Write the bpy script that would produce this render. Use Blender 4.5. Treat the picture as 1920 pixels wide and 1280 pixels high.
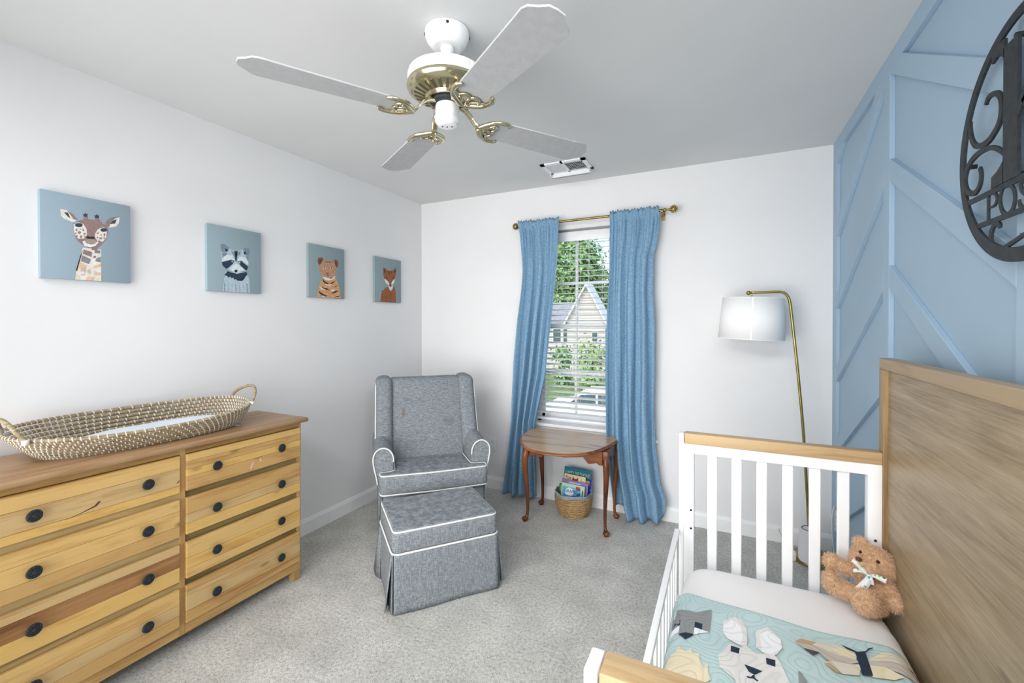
import bpy, bmesh, math, random
from mathutils import Vector, Matrix, Euler, noise
random.seed(7)
for o in list(bpy.data.objects): bpy.data.objects.remove(o)
SC = bpy.context.scene; COL = SC.collection
PI = math.pi

# ---------------------------------------------------------------- camera
cd = bpy.data.cameras.new('camera'); cam = bpy.data.objects.new('camera', cd); COL.objects.link(cam)
YAW, PITCH, ROLL = 0.450297, -0.0079266, -0.00050206
F = Vector((-math.sin(YAW)*math.cos(PITCH), math.cos(YAW)*math.cos(PITCH), math.sin(PITCH)))
R = Vector((math.cos(YAW), math.sin(YAW), 0)); U = R.cross(F)
R2 = R*math.cos(ROLL)+U*math.sin(ROLL); U2 = -R*math.sin(ROLL)+U*math.cos(ROLL)
mw = Matrix((R2, U2, -F)).transposed().to_4x4(); mw.translation = (2.454858, -3.206411, 1.377243)
cam.matrix_world = mw
cd.sensor_width = 36; cd.lens = 822.07/1920*36; cd.shift_y = -(640-611.07)/1920; cd.clip_start = 0.02; cd.clip_end = 300
SC.camera = cam

# ---------------------------------------------------------------- world, lights, exposure
wd = bpy.data.worlds.new('sky'); SC.world = wd; wd.use_nodes = True
wn = wd.node_tree.nodes; wl = wd.node_tree.links
sky = wn.new('ShaderNodeTexSky'); sky.sky_type = 'NISHITA'; sky.sun_disc = False
sky.sun_elevation = math.radians(48); sky.sun_rotation = math.radians(200); sky.air_density = 1.2; sky.dust_density = 2.5
wl.new(sky.outputs[0], wn['Background'].inputs[0]); wn['Background'].inputs[1].default_value = 0.5
sd = bpy.data.lights.new('sun', 'SUN'); sd.energy = 1.3; sd.angle = 0.05; sd.color = (1, .96, .9)
so = bpy.data.objects.new('sun', sd); COL.objects.link(so); so.rotation_euler = (math.radians(42), 0, math.radians(20))
def area(name, loc, target, sx, sy, power, color=(1, 1, 1), spread=180):
    l = bpy.data.lights.new(name, 'AREA'); l.shape = 'RECTANGLE'; l.size = sx; l.size_y = sy; l.energy = power; l.color = color; l.spread = math.radians(spread)
    o = bpy.data.objects.new(name, l); COL.objects.link(o); o.location = loc
    o.rotation_euler = (Vector(target)-Vector(loc)).to_track_quat('-Z', 'Y').to_euler(); return o
area('fill_high_rear', (1.3, -3.35, 2.36), (1.5, -0.5, 0.35), 2.2, .6, 33, (1, .99, .98), 105)  # added fill above and behind the camera, aimed at the far floor
area('fill_low_rear', (1.3, -3.95, .92), (1.5, 0.0, 1.38), 2.5, 1.6, 62, (1, .99, .98), 122)  # broad fill added behind the camera to even out walls and ceiling
area('fill_right', (2.70, -2.80, 2.38), (0.5, -1.3, 0.3), 0.6, 0.6, 20, (1, .99, .98), 130)  # extra fill out of view at right, lifts the low left wall
vs = SC.view_settings; vs.view_transform = 'Standard'; vs.look = 'None'; vs.gamma = 1; vs.exposure = -0.58
try: vs.use_curve_mapping = False
except Exception: pass
SC.cycles.max_bounces = 10; SC.cycles.diffuse_bounces = 6; SC.cycles.use_denoising = True

# ---------------------------------------------------------------- materials
def lin(c):
    return tuple(((v/255)/12.92 if v/255 <= .04045 else ((v/255+.055)/1.055)**2.4) for v in c)
class N:
    def __init__(s, name, rough=.6, metal=0, spec=.4):
        s.m = bpy.data.materials.new(name); s.m.use_nodes = True; s.t = s.m.node_tree; s.b = s.t.nodes['Principled BSDF']
        s.b.inputs['Roughness'].default_value = rough; s.b.inputs['Metallic'].default_value = metal
        s.b.inputs['Specular IOR Level'].default_value = spec
    def n(s, k, **kw):
        x = s.t.nodes.new(k)
        for a, v in kw.items(): setattr(x, a, v)
        return x
    def l(s, a, b): s.t.links.new(a, b)
    def coord(s, scale=(1, 1, 1), rot=(0, 0, 0), rnd=False, out='Object'):
        c = s.n('ShaderNodeTexCoord'); m = s.n('ShaderNodeMapping'); s.l(c.outputs[out], m.inputs[0])
        m.inputs['Scale'].default_value = scale; m.inputs['Rotation'].default_value = rot
        if rnd:
            oi = s.n('ShaderNodeObjectInfo'); mu = s.n('ShaderNodeMath', operation='MULTIPLY'); mu.inputs[1].default_value = 37
            cb = s.n('ShaderNodeCombineXYZ'); s.l(oi.outputs['Random'], mu.inputs[0])
            for i in range(3): s.l(mu.outputs[0], cb.inputs[i])
            s.l(cb.outputs[0], m.inputs['Location'])
        return m.outputs[0]
    def noise(s, vec, scale=5, detail=3, rough=.5, dist=0):
        x = s.n('ShaderNodeTexNoise'); s.l(vec, x.inputs['Vector']); x.inputs['Scale'].default_value = scale
        x.inputs['Detail'].default_value = detail; x.inputs['Roughness'].default_value = rough; x.inputs['Distortion'].default_value = dist
        return x.outputs['Fac']
    def ramp(s, fac, stops):
        r = s.n('ShaderNodeValToRGB'); s.l(fac, r.inputs[0]); e = r.color_ramp.elements
        while len(e) < len(stops): e.new(.5)
        for el, (p, c) in zip(e, stops): el.position = p; el.color = (*lin(c), 1)
        return r.outputs[0]
    def mix(s, fac, a, b, bt='MIX'):
        x = s.n('ShaderNodeMix', data_type='RGBA', blend_type=bt)
        for i, v in ((0, fac), (6, a), (7, b)):
            if isinstance(v, (int, float)): x.inputs[i].default_value = v
            elif isinstance(v, tuple): x.inputs[i].default_value = (*v, 1)
            else: s.l(v, x.inputs[i])
        return x.outputs[2]
    def math(s, op, a, b=0, c=None):
        x = s.n('ShaderNodeMath', operation=op)
        for i, v in enumerate((a, b) if c is None else (a, b, c)):
            if isinstance(v, (int, float)): x.inputs[i].default_value = v
            else: s.l(v, x.inputs[i])
        return x.outputs[0]
    def col(s, c): s.l(c, s.b.inputs['Base Color']) if not isinstance(c, tuple) else setattr(s.b.inputs['Base Color'], 'default_value', (*c, 1))
    def bump(s, h, strength=.3, dist=.002):
        x = s.n('ShaderNodeBump'); s.l(h, x.inputs['Height']); x.inputs['Strength'].default_value = strength
        x.inputs['Distance'].default_value = dist; s.l(x.outputs[0], s.b.inputs['Normal'])
def plain(name, c, rough=.5, metal=0, spec=.4, var=.03, vs=12, bump=0):
    m = N(name, rough, metal, spec); v = m.coord(); f = m.noise(v, vs, 3)
    lo = tuple(max(0, x*(1-var)) for x in c); hi = tuple(min(255, x*(1+var)) for x in c)
    m.col(m.ramp(f, [(.3, lo), (.7, hi)]))
    if bump: m.bump(m.noise(v, vs*8, 2), bump, .001)
    return m.m
def wood(name, light, mid, dark, axis='y', rough=.5, fine=130, knots=0, contrast=1):
    m = N(name, rough)
    if name.startswith('dresser'): light, mid, dark = (tuple(x*.94 for x in q) for q in (light, mid, dark))
    def sc(along, across): return {'x': (along, across, across), 'y': (across, along, across), 'z': (across, across, along)}[axis]
    v1 = m.coord(sc(1.6, 14), rnd=True); big = m.noise(v1, 1.2, 4, .55, 1.0)
    v2 = m.coord(sc(5, fine), rnd=True); fin = m.noise(v2, 1.0, 4, .7, .3)
    f = m.math('MULTIPLY_ADD', fin, .38*contrast, m.math('MULTIPLY', big, .75))
    c = m.ramp(f, [(.36, dark), (.50, mid), (.66, light)])
    if knots:
        kv = m.coord(sc(5, 12), rnd=True); vo = m.n('ShaderNodeTexVoronoi'); m.l(kv, vo.inputs['Vector']); vo.inputs['Scale'].default_value = .8
        k = m.n('ShaderNodeMapRange'); m.l(vo.outputs['Distance'], k.inputs[0]); k.inputs[1].default_value = .05; k.inputs[2].default_value = .13; k.inputs[3].default_value = knots; k.inputs[4].default_value = 0
        c = m.mix(k.outputs[0], c, lin(tuple(x*.5 for x in dark)))
    m.col(c); m.bump(fin, .12, .001)
    return m.m
def linen(name, dark, mid, light, scale=1.0, rough=.9, bump=.35, stain=None):
    m = N(name, rough, 0, .15)
    a = m.noise(m.coord((90*scale, 90*scale, 900*scale)), 1, 3, .6); b = m.noise(m.coord((900*scale, 900*scale, 90*scale)), 1, 3, .6)
    f = m.math('MULTIPLY', m.math('ADD', a, b), .5)
    c = m.ramp(f, [(.38, dark), (.5, mid), (.62, light)])
    big = m.noise(m.coord((6, 6, 6)), 1, 2)
    c = m.mix(m.math('MULTIPLY', big, .25), c, lin(mid))
    if stain:
        for (p, rr, sc_) in stain:
            co = m.n('ShaderNodeTexCoord'); d = m.n('ShaderNodeVectorMath', operation='SUBTRACT'); m.l(co.outputs['Object'], d.inputs[0]); d.inputs[1].default_value = p
            s2 = m.n('ShaderNodeVectorMath', operation='MULTIPLY'); m.l(d.outputs[0], s2.inputs[0]); s2.inputs[1].default_value = sc_
            le = m.n('ShaderNodeVectorMath', operation='LENGTH'); m.l(s2.outputs[0], le.inputs[0])
            mr = m.n('ShaderNodeMapRange'); m.l(m.math('ADD', le.outputs['Value'], m.math('MULTIPLY', big, .4)), mr.inputs[0]); mr.inputs[1].default_value = .6; mr.inputs[2].default_value = 1.15; mr.inputs[3].default_value = .6; mr.inputs[4].default_value = 0
            c = m.mix(mr.outputs[0], c, lin(rr))
    m.col(c); m.bump(f, bump, .0015)
    return m.m

M = {}
M['wall'] = plain('wall_paint_white', (231, 231, 232), .85, spec=.2, var=.006, vs=3, bump=.03)
M['ceiling'] = plain('ceiling_paint', (218, 219, 219), .9, spec=.1, var=.006, vs=3, bump=.05)
M['trim'] = plain('trim_paint_white', (240, 241, 242), .45, var=.006)
M['bluewall'] = plain('wall_paint_blue', (163, 187, 206), .7, spec=.25, var=.012, vs=2, bump=.03)
M['white'] = plain('white_enamel', (238, 239, 241), .35, var=.006)
M['fanwhite'] = plain('white_fan_enamel', (240, 240, 240), .3, var=.006)
m = N('white_washed_blade', .5); f = m.noise(m.coord((8, 8, 8)), 4, 4, .7, .5); m.col(m.ramp(f, [(.3, (172, 173, 175)), (.7, (184, 185, 187))])); M['blade'] = m.m
M['brass'] = plain('polished_brass', (206, 198, 166), .2, 1, var=.05, vs=6)
M['brassdark'] = plain('shadowed_brass', (104, 94, 66), .4, .6)
M['oldbrass'] = plain('antique_brass', (150, 128, 80), .32, 1, var=.12, vs=40)
M['goldbrass'] = plain('gold_brass', (168, 150, 88), .28, 1, var=.06, vs=20)
M['black'] = plain('black_metal', (45, 50, 54), .55, .2, var=.15, vs=60, bump=.15)
M['darkslot'] = plain('dark_recess', (38, 42, 44), .8)
m = N('carpet_grey', 1.0, 0, .05); v = m.coord()
f1 = m.noise(v, 230, 3, .7); f2 = m.noise(v, 5, 4, .6); f3 = m.noise(v, 75, 3, .6)
fm = m.math('MULTIPLY_ADD', f1, .6, m.math('MULTIPLY', f3, .4))
c1 = m.ramp(fm, [(.36, (140, 140, 136)), (.48, (198, 198, 195)), (.62, (228, 228, 225))])
c2 = m.ramp(f2, [(.35, (232, 231, 229)), (.65, (255, 254, 252))])
m.col(m.mix(1.0, c1, c2, 'MULTIPLY')); m.bump(fm, .9, .006); M['carpet'] = m.m
# dresser woods
M['w_light'] = wood('dresser_wood_light', (226, 186, 118), (204, 158, 92), (160, 110, 56), 'y', .45, 110, .6, 1.5)
M['w_tan'] = wood('dresser_wood_tan', (208, 166, 104), (182, 136, 80), (134, 90, 48), 'y', .45, 110, .5, 1.5)
M['w_brown'] = wood('dresser_wood_brown', (176, 130, 80), (148, 100, 58), (112, 70, 40), 'y', .45, 90, .4)
M['w_pale'] = wood('dresser_wood_pale', (214, 180, 126), (192, 154, 100), (152, 112, 64), 'y', .5, 130, .4, 1.4)
M['w_yellow'] = wood('dresser_wood_yellow', (228, 186, 110), (210, 160, 86), (172, 120, 58), 'y', .45, 120, .4, 1.4)
M['w_top'] = wood('dresser_top_wood', (174, 140, 104), (152, 116, 80), (118, 84, 54), 'y', .4, 110, .2, 1.3)
M['w_frame'] = wood('dresser_frame_wood', (212, 174, 114), (192, 150, 90), (160, 118, 66), 'y', .5, 120, 0)
M['w_framez'] = wood('dresser_stile_wood', (208, 170, 112), (190, 148, 90), (160, 118, 66), 'z', .5, 120, 0)
M['w_inner'] = wood('dresser_inner_wood', (160, 140, 92), (140, 120, 74), (112, 94, 56), 'y', .6, 80, .2)
M['oak'] = wood('crib_oak', (166, 144, 114), (148, 125, 94), (114, 92, 64), 'y', .45, 140, 0, 1.4)
M['oakx'] = wood('crib_oak_cap', (190, 162, 122), (168, 138, 98), (128, 98, 66), 'x', .45, 110, 0, 1.6)
M['oakz'] = wood('crib_oak_stile', (166, 138, 100), (146, 118, 80), (114, 88, 56), 'z', .45, 130, 0)
m = N('crib_oak_panel', .42)
v = m.coord((12, 1.3, 12)); big = m.noise(v, 1.1, 5, .6, 1.6)
fin = m.noise(m.coord((170, 5, 170)), 1, 4, .7, .2)
f = m.math('MULTIPLY_ADD', fin, .55, m.math('MULTIPLY', big, .5))
c = m.ramp(f, [(.34, (122, 101, 74)), (.5, (152, 133, 105)), (.68, (172, 154, 127))])
vo = m.n('ShaderNodeTexVoronoi'); m.l(m.coord((4, 2.6, 9)), vo.inputs['Vector']); vo.inputs['Scale'].default_value = 1.0
mr = m.n('ShaderNodeMapRange'); m.l(vo.outputs['Distance'], mr.inputs[0]); mr.inputs[1].default_value = .03; mr.inputs[2].default_value = .10; mr.inputs[3].default_value = .55; mr.inputs[4].default_value = 0
m.col(m.mix(mr.outputs[0], c, lin((92, 72, 52)))); m.bump(fin, .1, .001); M['oakpanel'] = m.m
M['tablewood'] = wood('table_wood', (132, 78, 42), (100, 54, 28), (64, 32, 18), 'z', .3, 60, 0)
M['tabletop'] = wood('table_top_wood', (190, 160, 128), (150, 114, 82), (92, 60, 38), 'x', .25, 45, 0, 1.5)
M['tableedge'] = wood('table_edge_wood', (146, 90, 50), (114, 64, 34), (74, 40, 22), 'x', .28, 60, 0)
M['curtain'] = linen('blue_curtain_linen', (88, 124, 152), (124, 160, 188), (158, 190, 210), .7)
GREY = ((96, 102, 107), (127, 133, 138), (162, 167, 171))
M['ottoman_fabric'] = linen('grey_linen', *GREY, .42)
M['chair_fabric'] = linen('grey_linen_worn', *GREY, .42, stain=[((-.16, .40, .765), (112, 100, 82), (60, 4, 26)), ((.15, .38, .69), (112, 112, 114), (18, 3, 26)), ((.04, 0, .43), (104, 104, 108), (90, 6, 90))])
M['piping'] = plain('white_piping', (226, 226, 222), .8)
M['sheet'] = plain('white_sheet', (236, 235, 236), .85, spec=.1, var=.008, vs=5, bump=.08)
M['pad'] = plain('pale_blue_pad', (214, 224, 234), .85, spec=.1, var=.02, vs=14, bump=.2)
M['shade'] = plain('white_lamp_shade', (244, 244, 244), .85, spec=.1, var=.004)
_m = N('white_lamp_shade_cloth', .9, 0, .1); _m.col(_m.ramp(_m.noise(_m.coord((300, 300, 300)), 1, 2), [(.3, (248, 248, 248)), (.7, (252, 252, 252))]))
_tr = _m.n('ShaderNodeBsdfTranslucent'); _tr.inputs[0].default_value = (.93, .93, .93, 1); _mx = _m.n('ShaderNodeMixShader'); _mx.inputs[0].default_value = .03; _m.l(_m.b.outputs[0], _mx.inputs[1]); _m.l(_tr.outputs[0], _mx.inputs[2]); _m.l(_mx.outputs[0], _m.t.nodes['Material Output'].inputs[0]); M['shade'] = _m.m
_m = N('blind_slat_white', .4, 0, .3); _m.col(_m.ramp(_m.noise(_m.coord((30, 30, 30)), 1, 2), [(.3, (244, 244, 244)), (.7, (250, 250, 250))]))
_tr = _m.n('ShaderNodeBsdfTranslucent'); _tr.inputs[0].default_value = (.95, .95, .95, 1); _mx = _m.n('ShaderNodeMixShader'); _mx.inputs[0].default_value = .3; _m.l(_m.b.outputs[0], _mx.inputs[1]); _m.l(_tr.outputs[0], _mx.inputs[2]); _m.l(_mx.outputs[0], _m.t.nodes['Material Output'].inputs[0]); M['slat'] = _m.m
M['rope'] = linen('seagrass', (118, 104, 80), (158, 142, 114), (190, 174, 146), .25, bump=.8)
M['ropewhite'] = plain('white_thread', (236, 232, 224), .8)
M['bookbasket'] = linen('seagrass_brown', (112, 88, 58), (166, 136, 96), (204, 176, 132), .28, bump=.9)
M['baskettrim'] = plain('grey_fabric_trim', (138, 150, 162), .9, var=.1, vs=120)
M['plastic'] = plain('white_plastic', (230, 231, 233), .35)
M['speaker'] = plain('speaker_fabric_white', (222, 222, 226), .8, var=.04, vs=300)
M['cable'] = plain('white_cable', (225, 226, 226), .5)
M['eye'] = plain('black_bead', (20, 18, 18), .1)
M['nose'] = plain('brown_nose', (84, 48, 38), .5)
m = N('teddy_plush', .95, 0, .1); f = m.noise(m.coord(), 90, 3, .6); m.col(m.ramp(f, [(.3, (182, 142, 110)), (.7, (222, 188, 154))])); m.b.inputs['Sheen Weight'].default_value = .3; M['plush'] = m.m
m = N('teddy_fur', .9, 0, .1); oi = m.noise(m.coord(), 260, 2); m.col(m.ramp(oi, [(.3, (186, 142, 106)), (.7, (246, 218, 186))])); M['fur'] = m.m
m = N('glass_pane', 0.0); m.b.inputs['Transmission Weight'].default_value = 1; m.b.inputs['IOR'].default_value = 1.05; m.b.inputs['Base Color'].default_value = (.97, 1, .99, 1); M['glass'] = m.m
# quilt
def stitched(name, c):
    m = N(name, .9, 0, .1); v = m.coord(); nz = m.n('ShaderNodeTexNoise'); m.l(v, nz.inputs['Vector']); nz.inputs['Scale'].default_value = 5; nz.inputs['Detail'].default_value = 1
    w = m.math('PINGPONG', m.math('MULTIPLY', nz.outputs['Fac'], 46), 1); li = m.n('ShaderNodeMapRange'); m.l(w, li.inputs[0]); li.inputs[1].default_value = 0; li.inputs[2].default_value = .45
    m.col(m.ramp(li.outputs[0], [(0, tuple(x*.955 for x in c)), (1, c)])); m.bump(li.outputs[0], .35, .0025); return m.m
M['quilt'] = stitched('quilt_aqua', (190, 213, 214))
patch = stitched
QC = {'grey': (146, 150, 150), 'navy': (48, 60, 76), 'white': (238, 240, 244), 'cream': (226, 224, 222), 'yellow': (232, 220, 190), 'cream2': (220, 212, 196), 'tan': (190, 166, 134), 'taupe': (198, 188, 178), 'brown': (96, 80, 80)}
QM = {k: patch('quilt_patch_'+k, v) for k, v in QC.items()}
PCOL = {'cream': (226, 222, 212), 'brown': (148, 124, 122), 'dark': (66, 74, 82), 'tan': (168, 146, 132), 'black': (44, 46, 50), 'white': (226, 228, 228), 'grey': (136, 134, 142), 'orange': (222, 184, 156), 'pink': (208, 178, 168), 'yellow': (228, 214, 176),
        'lg2': (160, 178, 190), 'lgrey': (176, 194, 204), 'mgrey': (122, 138, 154), 'white2': (214, 224, 230), 'navy': (48, 62, 80), 'orange2': (212, 158, 112), 'ltan': (190, 146, 116), 'brown2': (128, 84, 68), 'fox': (152, 96, 64), 'dfox': (110, 66, 48)}
PM = {}
def pmat(k):
    if k not in PM: PM[k] = plain('paint_'+k, PCOL[k], .7, spec=.2, var=.05, vs=80)
    return PM[k]
M['canvas1'] = plain('canvas_blue', (150, 169, 182), .8, spec=.2, var=.012, vs=200, bump=.1)
M['canvas2'] = plain('canvas_blue_grey', (147, 167, 175), .8, spec=.2, var=.012, vs=200, bump=.1)
M['canvas3'] = plain('canvas_teal_grey', (140, 158, 163), .8, spec=.2, var=.012, vs=200, bump=.1)

# ---------------------------------------------------------------- mesh helpers
WM = {}
class MB:
    def __init__(s): s.v = []; s.f = []; s.mi = []; s.cm = 0
    def add(s, vs, fs, mat=None):
        o = len(s.v)
        s.v += [Vector(x) for x in vs] if mat is None else [mat @ Vector(x) for x in vs]
        s.f += [tuple(i+o for i in f) for f in fs]; s.mi += [s.cm]*len(fs); return s
    def box(s, a, b, mat=None):
        (x0, y0, z0), (x1, y1, z1) = a, b
        return s.add([(x0, y0, z0), (x1, y0, z0), (x1, y1, z0), (x0, y1, z0), (x0, y0, z1), (x1, y0, z1), (x1, y1, z1), (x0, y1, z1)],
                     [(0, 3, 2, 1), (4, 5, 6, 7), (0, 1, 5, 4), (1, 2, 6, 5), (2, 3, 7, 6), (3, 0, 4, 7)], mat)
    def lathe(s, prof, n=32, mat=None, cap=True, ry=1.0):
        vs = []; fs = []
        for r, z in prof:
            for k in range(n):
                a = 2*PI*k/n; vs.append((r*math.cos(a), r*ry*math.sin(a), z))
        for i in range(len(prof)-1):
            for k in range(n):
                k2 = (k+1) % n; fs.append((i*n+k, i*n+k2, (i+1)*n+k2, (i+1)*n+k))
        if cap: fs.append(tuple(range(n))[::-1]); fs.append(tuple((len(prof)-1)*n+k for k in range(n)))
        return s.add(vs, fs, mat)
    def tube(s, pts, r, n=10, closed=False, mat=None, flat=1.0):
        pts = [Vector(p) for p in pts]; rs = r if isinstance(r, (list, tuple)) else [r]*len(pts)
        L = len(pts); vs = []; fs = []; up = None
        for i, p in enumerate(pts):
            a = pts[i-1] if (i > 0 or closed) else p; b = pts[(i+1) % L] if (i < L-1 or closed) else p
            t = (b-a).normalized()
            if up is None: up = Vector((0, 0, 1)) if abs(t.z) < .9 else Vector((1, 0, 0))
            x = up.cross(t)
            if x.length < 1e-5: x = Vector((0, 1, 0)).cross(t)
            x.normalize(); y = t.cross(x).normalized(); up = y
            for k in range(n):
                an = 2*PI*k/n; vs.append(p+x*(math.cos(an)*rs[i])+y*(math.sin(an)*rs[i]*flat))
        for i in range(L if closed else L-1):
            j = (i+1) % L
            for k in range(n):
                k2 = (k+1) % n; fs.append((i*n+k, i*n+k2, j*n+k2, j*n+k))
        if not closed: fs.append(tuple(range(n))[::-1]); fs.append(tuple((L-1)*n+k for k in range(n)))
        return s.add(vs, fs, mat)
    def prism(s, poly, h0, h1, fn):
        """poly 2-D outline, fn(u, v, h) -> point"""
        n = len(poly); vs = [fn(u, v, h0) for u, v in poly]+[fn(u, v, h1) for u, v in poly]
        fs = [tuple(range(n))[::-1], tuple(range(n, 2*n))]+[(i, (i+1) % n, n+(i+1) % n, n+i) for i in range(n)]
        return s.add(vs, fs)
    def grid(s, fn, nu, nv, closeu=False):
        vs = [fn(i/(nu if closeu else nu-1), j/(nv-1)) for j in range(nv) for i in range(nu)]
        fs = []
        for j in range(nv-1):
            for i in range(nu if closeu else nu-1):
                i2 = (i+1) % nu; fs.append((j*nu+i, j*nu+i2, (j+1)*nu+i2, (j+1)*nu+i))
        return s.add(vs, fs)
    def sphere(s, c, r, n=16, m=10, sc=(1, 1, 1), mat=None):
        prof = [(math.sin(PI*i/m), -math.cos(PI*i/m)) for i in range(m+1)]
        T = Matrix.Translation(c) @ Matrix.Diagonal((r*sc[0], r*sc[1], r*sc[2], 1))
        if mat is not None: T = mat @ T
        return s.lathe([(max(a, .0001), b) for a, b in prof], n, T, cap=False)
def sh(c, r=None): return c
def finish(name, mb, mats, parent=None, bevel=0, smooth=40, local=False, seg=2, subsurf=0, solid=0):
    me = bpy.data.meshes.new(name)
    inv = WM[parent.name].inverted() if (parent is not None and not local) else None
    me.from_pydata([tuple(inv @ v) if inv else tuple(v) for v in mb.v], [], mb.f)
    if not isinstance(mats, (list, tuple)): mats = [mats]
    for x in mats: me.materials.append(x)
    if len(mats) > 1:
        for p, i in zip(me.polygons, mb.mi): p.material_index = i
    bm = bmesh.new(); bm.from_mesh(me); bmesh.ops.recalc_face_normals(bm, faces=bm.faces); bm.to_mesh(me); bm.free()
    me.shade_smooth() if smooth else None
    if smooth and smooth < 180: me.set_sharp_from_angle(angle=math.radians(smooth))
    o = bpy.data.objects.new(name, me); COL.objects.link(o)
    if parent is not None: o.parent = parent; WM[o.name] = WM[parent.name]
    else: WM[o.name] = Matrix.Identity(4)
    if solid: x = o.modifiers.new('thickness', 'SOLIDIFY'); x.thickness = solid; x.offset = 0
    if bevel: x = o.modifiers.new('bevel', 'BEVEL'); x.width = bevel; x.segments = seg; x.limit_method = 'ANGLE'; x.angle_limit = math.radians(35); x.harden_normals = False
    if subsurf: x = o.modifiers.new('smooth', 'SUBSURF'); x.levels = subsurf; x.render_levels = subsurf
    return o
def tag(o, label, cat, group=None):
    o['label'] = label; o['category'] = cat
    if group: o['group'] = group
    return o
def struct(o): o['kind'] = 'structure'; return o
def thing(name, label, cat, loc=(0, 0, 0), rot=(0, 0, 0), group=None):
    o = bpy.data.objects.new(name, None); COL.objects.link(o); o.location = loc; o.rotation_euler = rot; o.empty_display_size = .1
    WM[o.name] = Matrix.Translation(loc) @ Euler(rot).to_matrix().to_4x4()
    return tag(o, label, cat, group)
def solo(name, mb, mats, label, cat, origin, group=None, **kw):
    """a thing that is one mesh, with its origin at its base"""
    e = Vector(origin); mb.v = [v-e for v in mb.v]; o = finish(name, mb, mats, None, **kw); o.location = e; WM[o.name] = Matrix.Translation(e)
    return tag(o, label, cat, group)
def stuff(o): o['kind'] = 'stuff'; return o
def rbox(a, b, r=.01, seg=3):
    """rounded box as an MB"""
    bm = bmesh.new(); bmesh.ops.create_cube(bm, size=1)
    s = [b[i]-a[i] for i in range(3)]; c = [(a[i]+b[i])/2 for i in range(3)]
    for v in bm.verts: v.co = Vector((v.co.x*s[0]+c[0], v.co.y*s[1]+c[1], v.co.z*s[2]+c[2]))
    bmesh.ops.bevel(bm, geom=list(bm.edges), offset=r, segments=seg, profile=.5, affect='EDGES')
    bm.verts.index_update(); mb = MB(); mb.add([v.co.copy() for v in bm.verts], [tuple(v.index for v in f.verts) for f in bm.faces]); bm.free(); return mb
def crom(pts, n=6, closed=False):
    P = [Vector(p) for p in pts]; L = len(P); out = []
    for i in range(L if closed else L-1):
        p0 = P[i-1] if (i > 0 or closed) else P[0]; p1 = P[i]; p2 = P[(i+1) % L]; p3 = P[(i+2) % L] if (i+2 < L or closed) else P[-1]
        for k in range(n):
            t = k/n; out.append(.5*((2*p1)+(-p0+p2)*t+(2*p0-5*p1+4*p2-p3)*t*t+(-p0+3*p1-3*p2+p3)*t*t*t))
    if not closed: out.append(P[-1])
    return out
def lerp(a, b, t): return a+(b-a)*t
def interp(tab, x):
    if x <= tab[0][0]: return tab[0][1]
    for (a, va), (b, vb) in zip(tab, tab[1:]):
        if x <= b: return va+(vb-va)*(x-a)/(b-a)
    return tab[-1][1]
def yz(x, sign=1): return lambda u, v, h: (x+h*sign, u, v)
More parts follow.
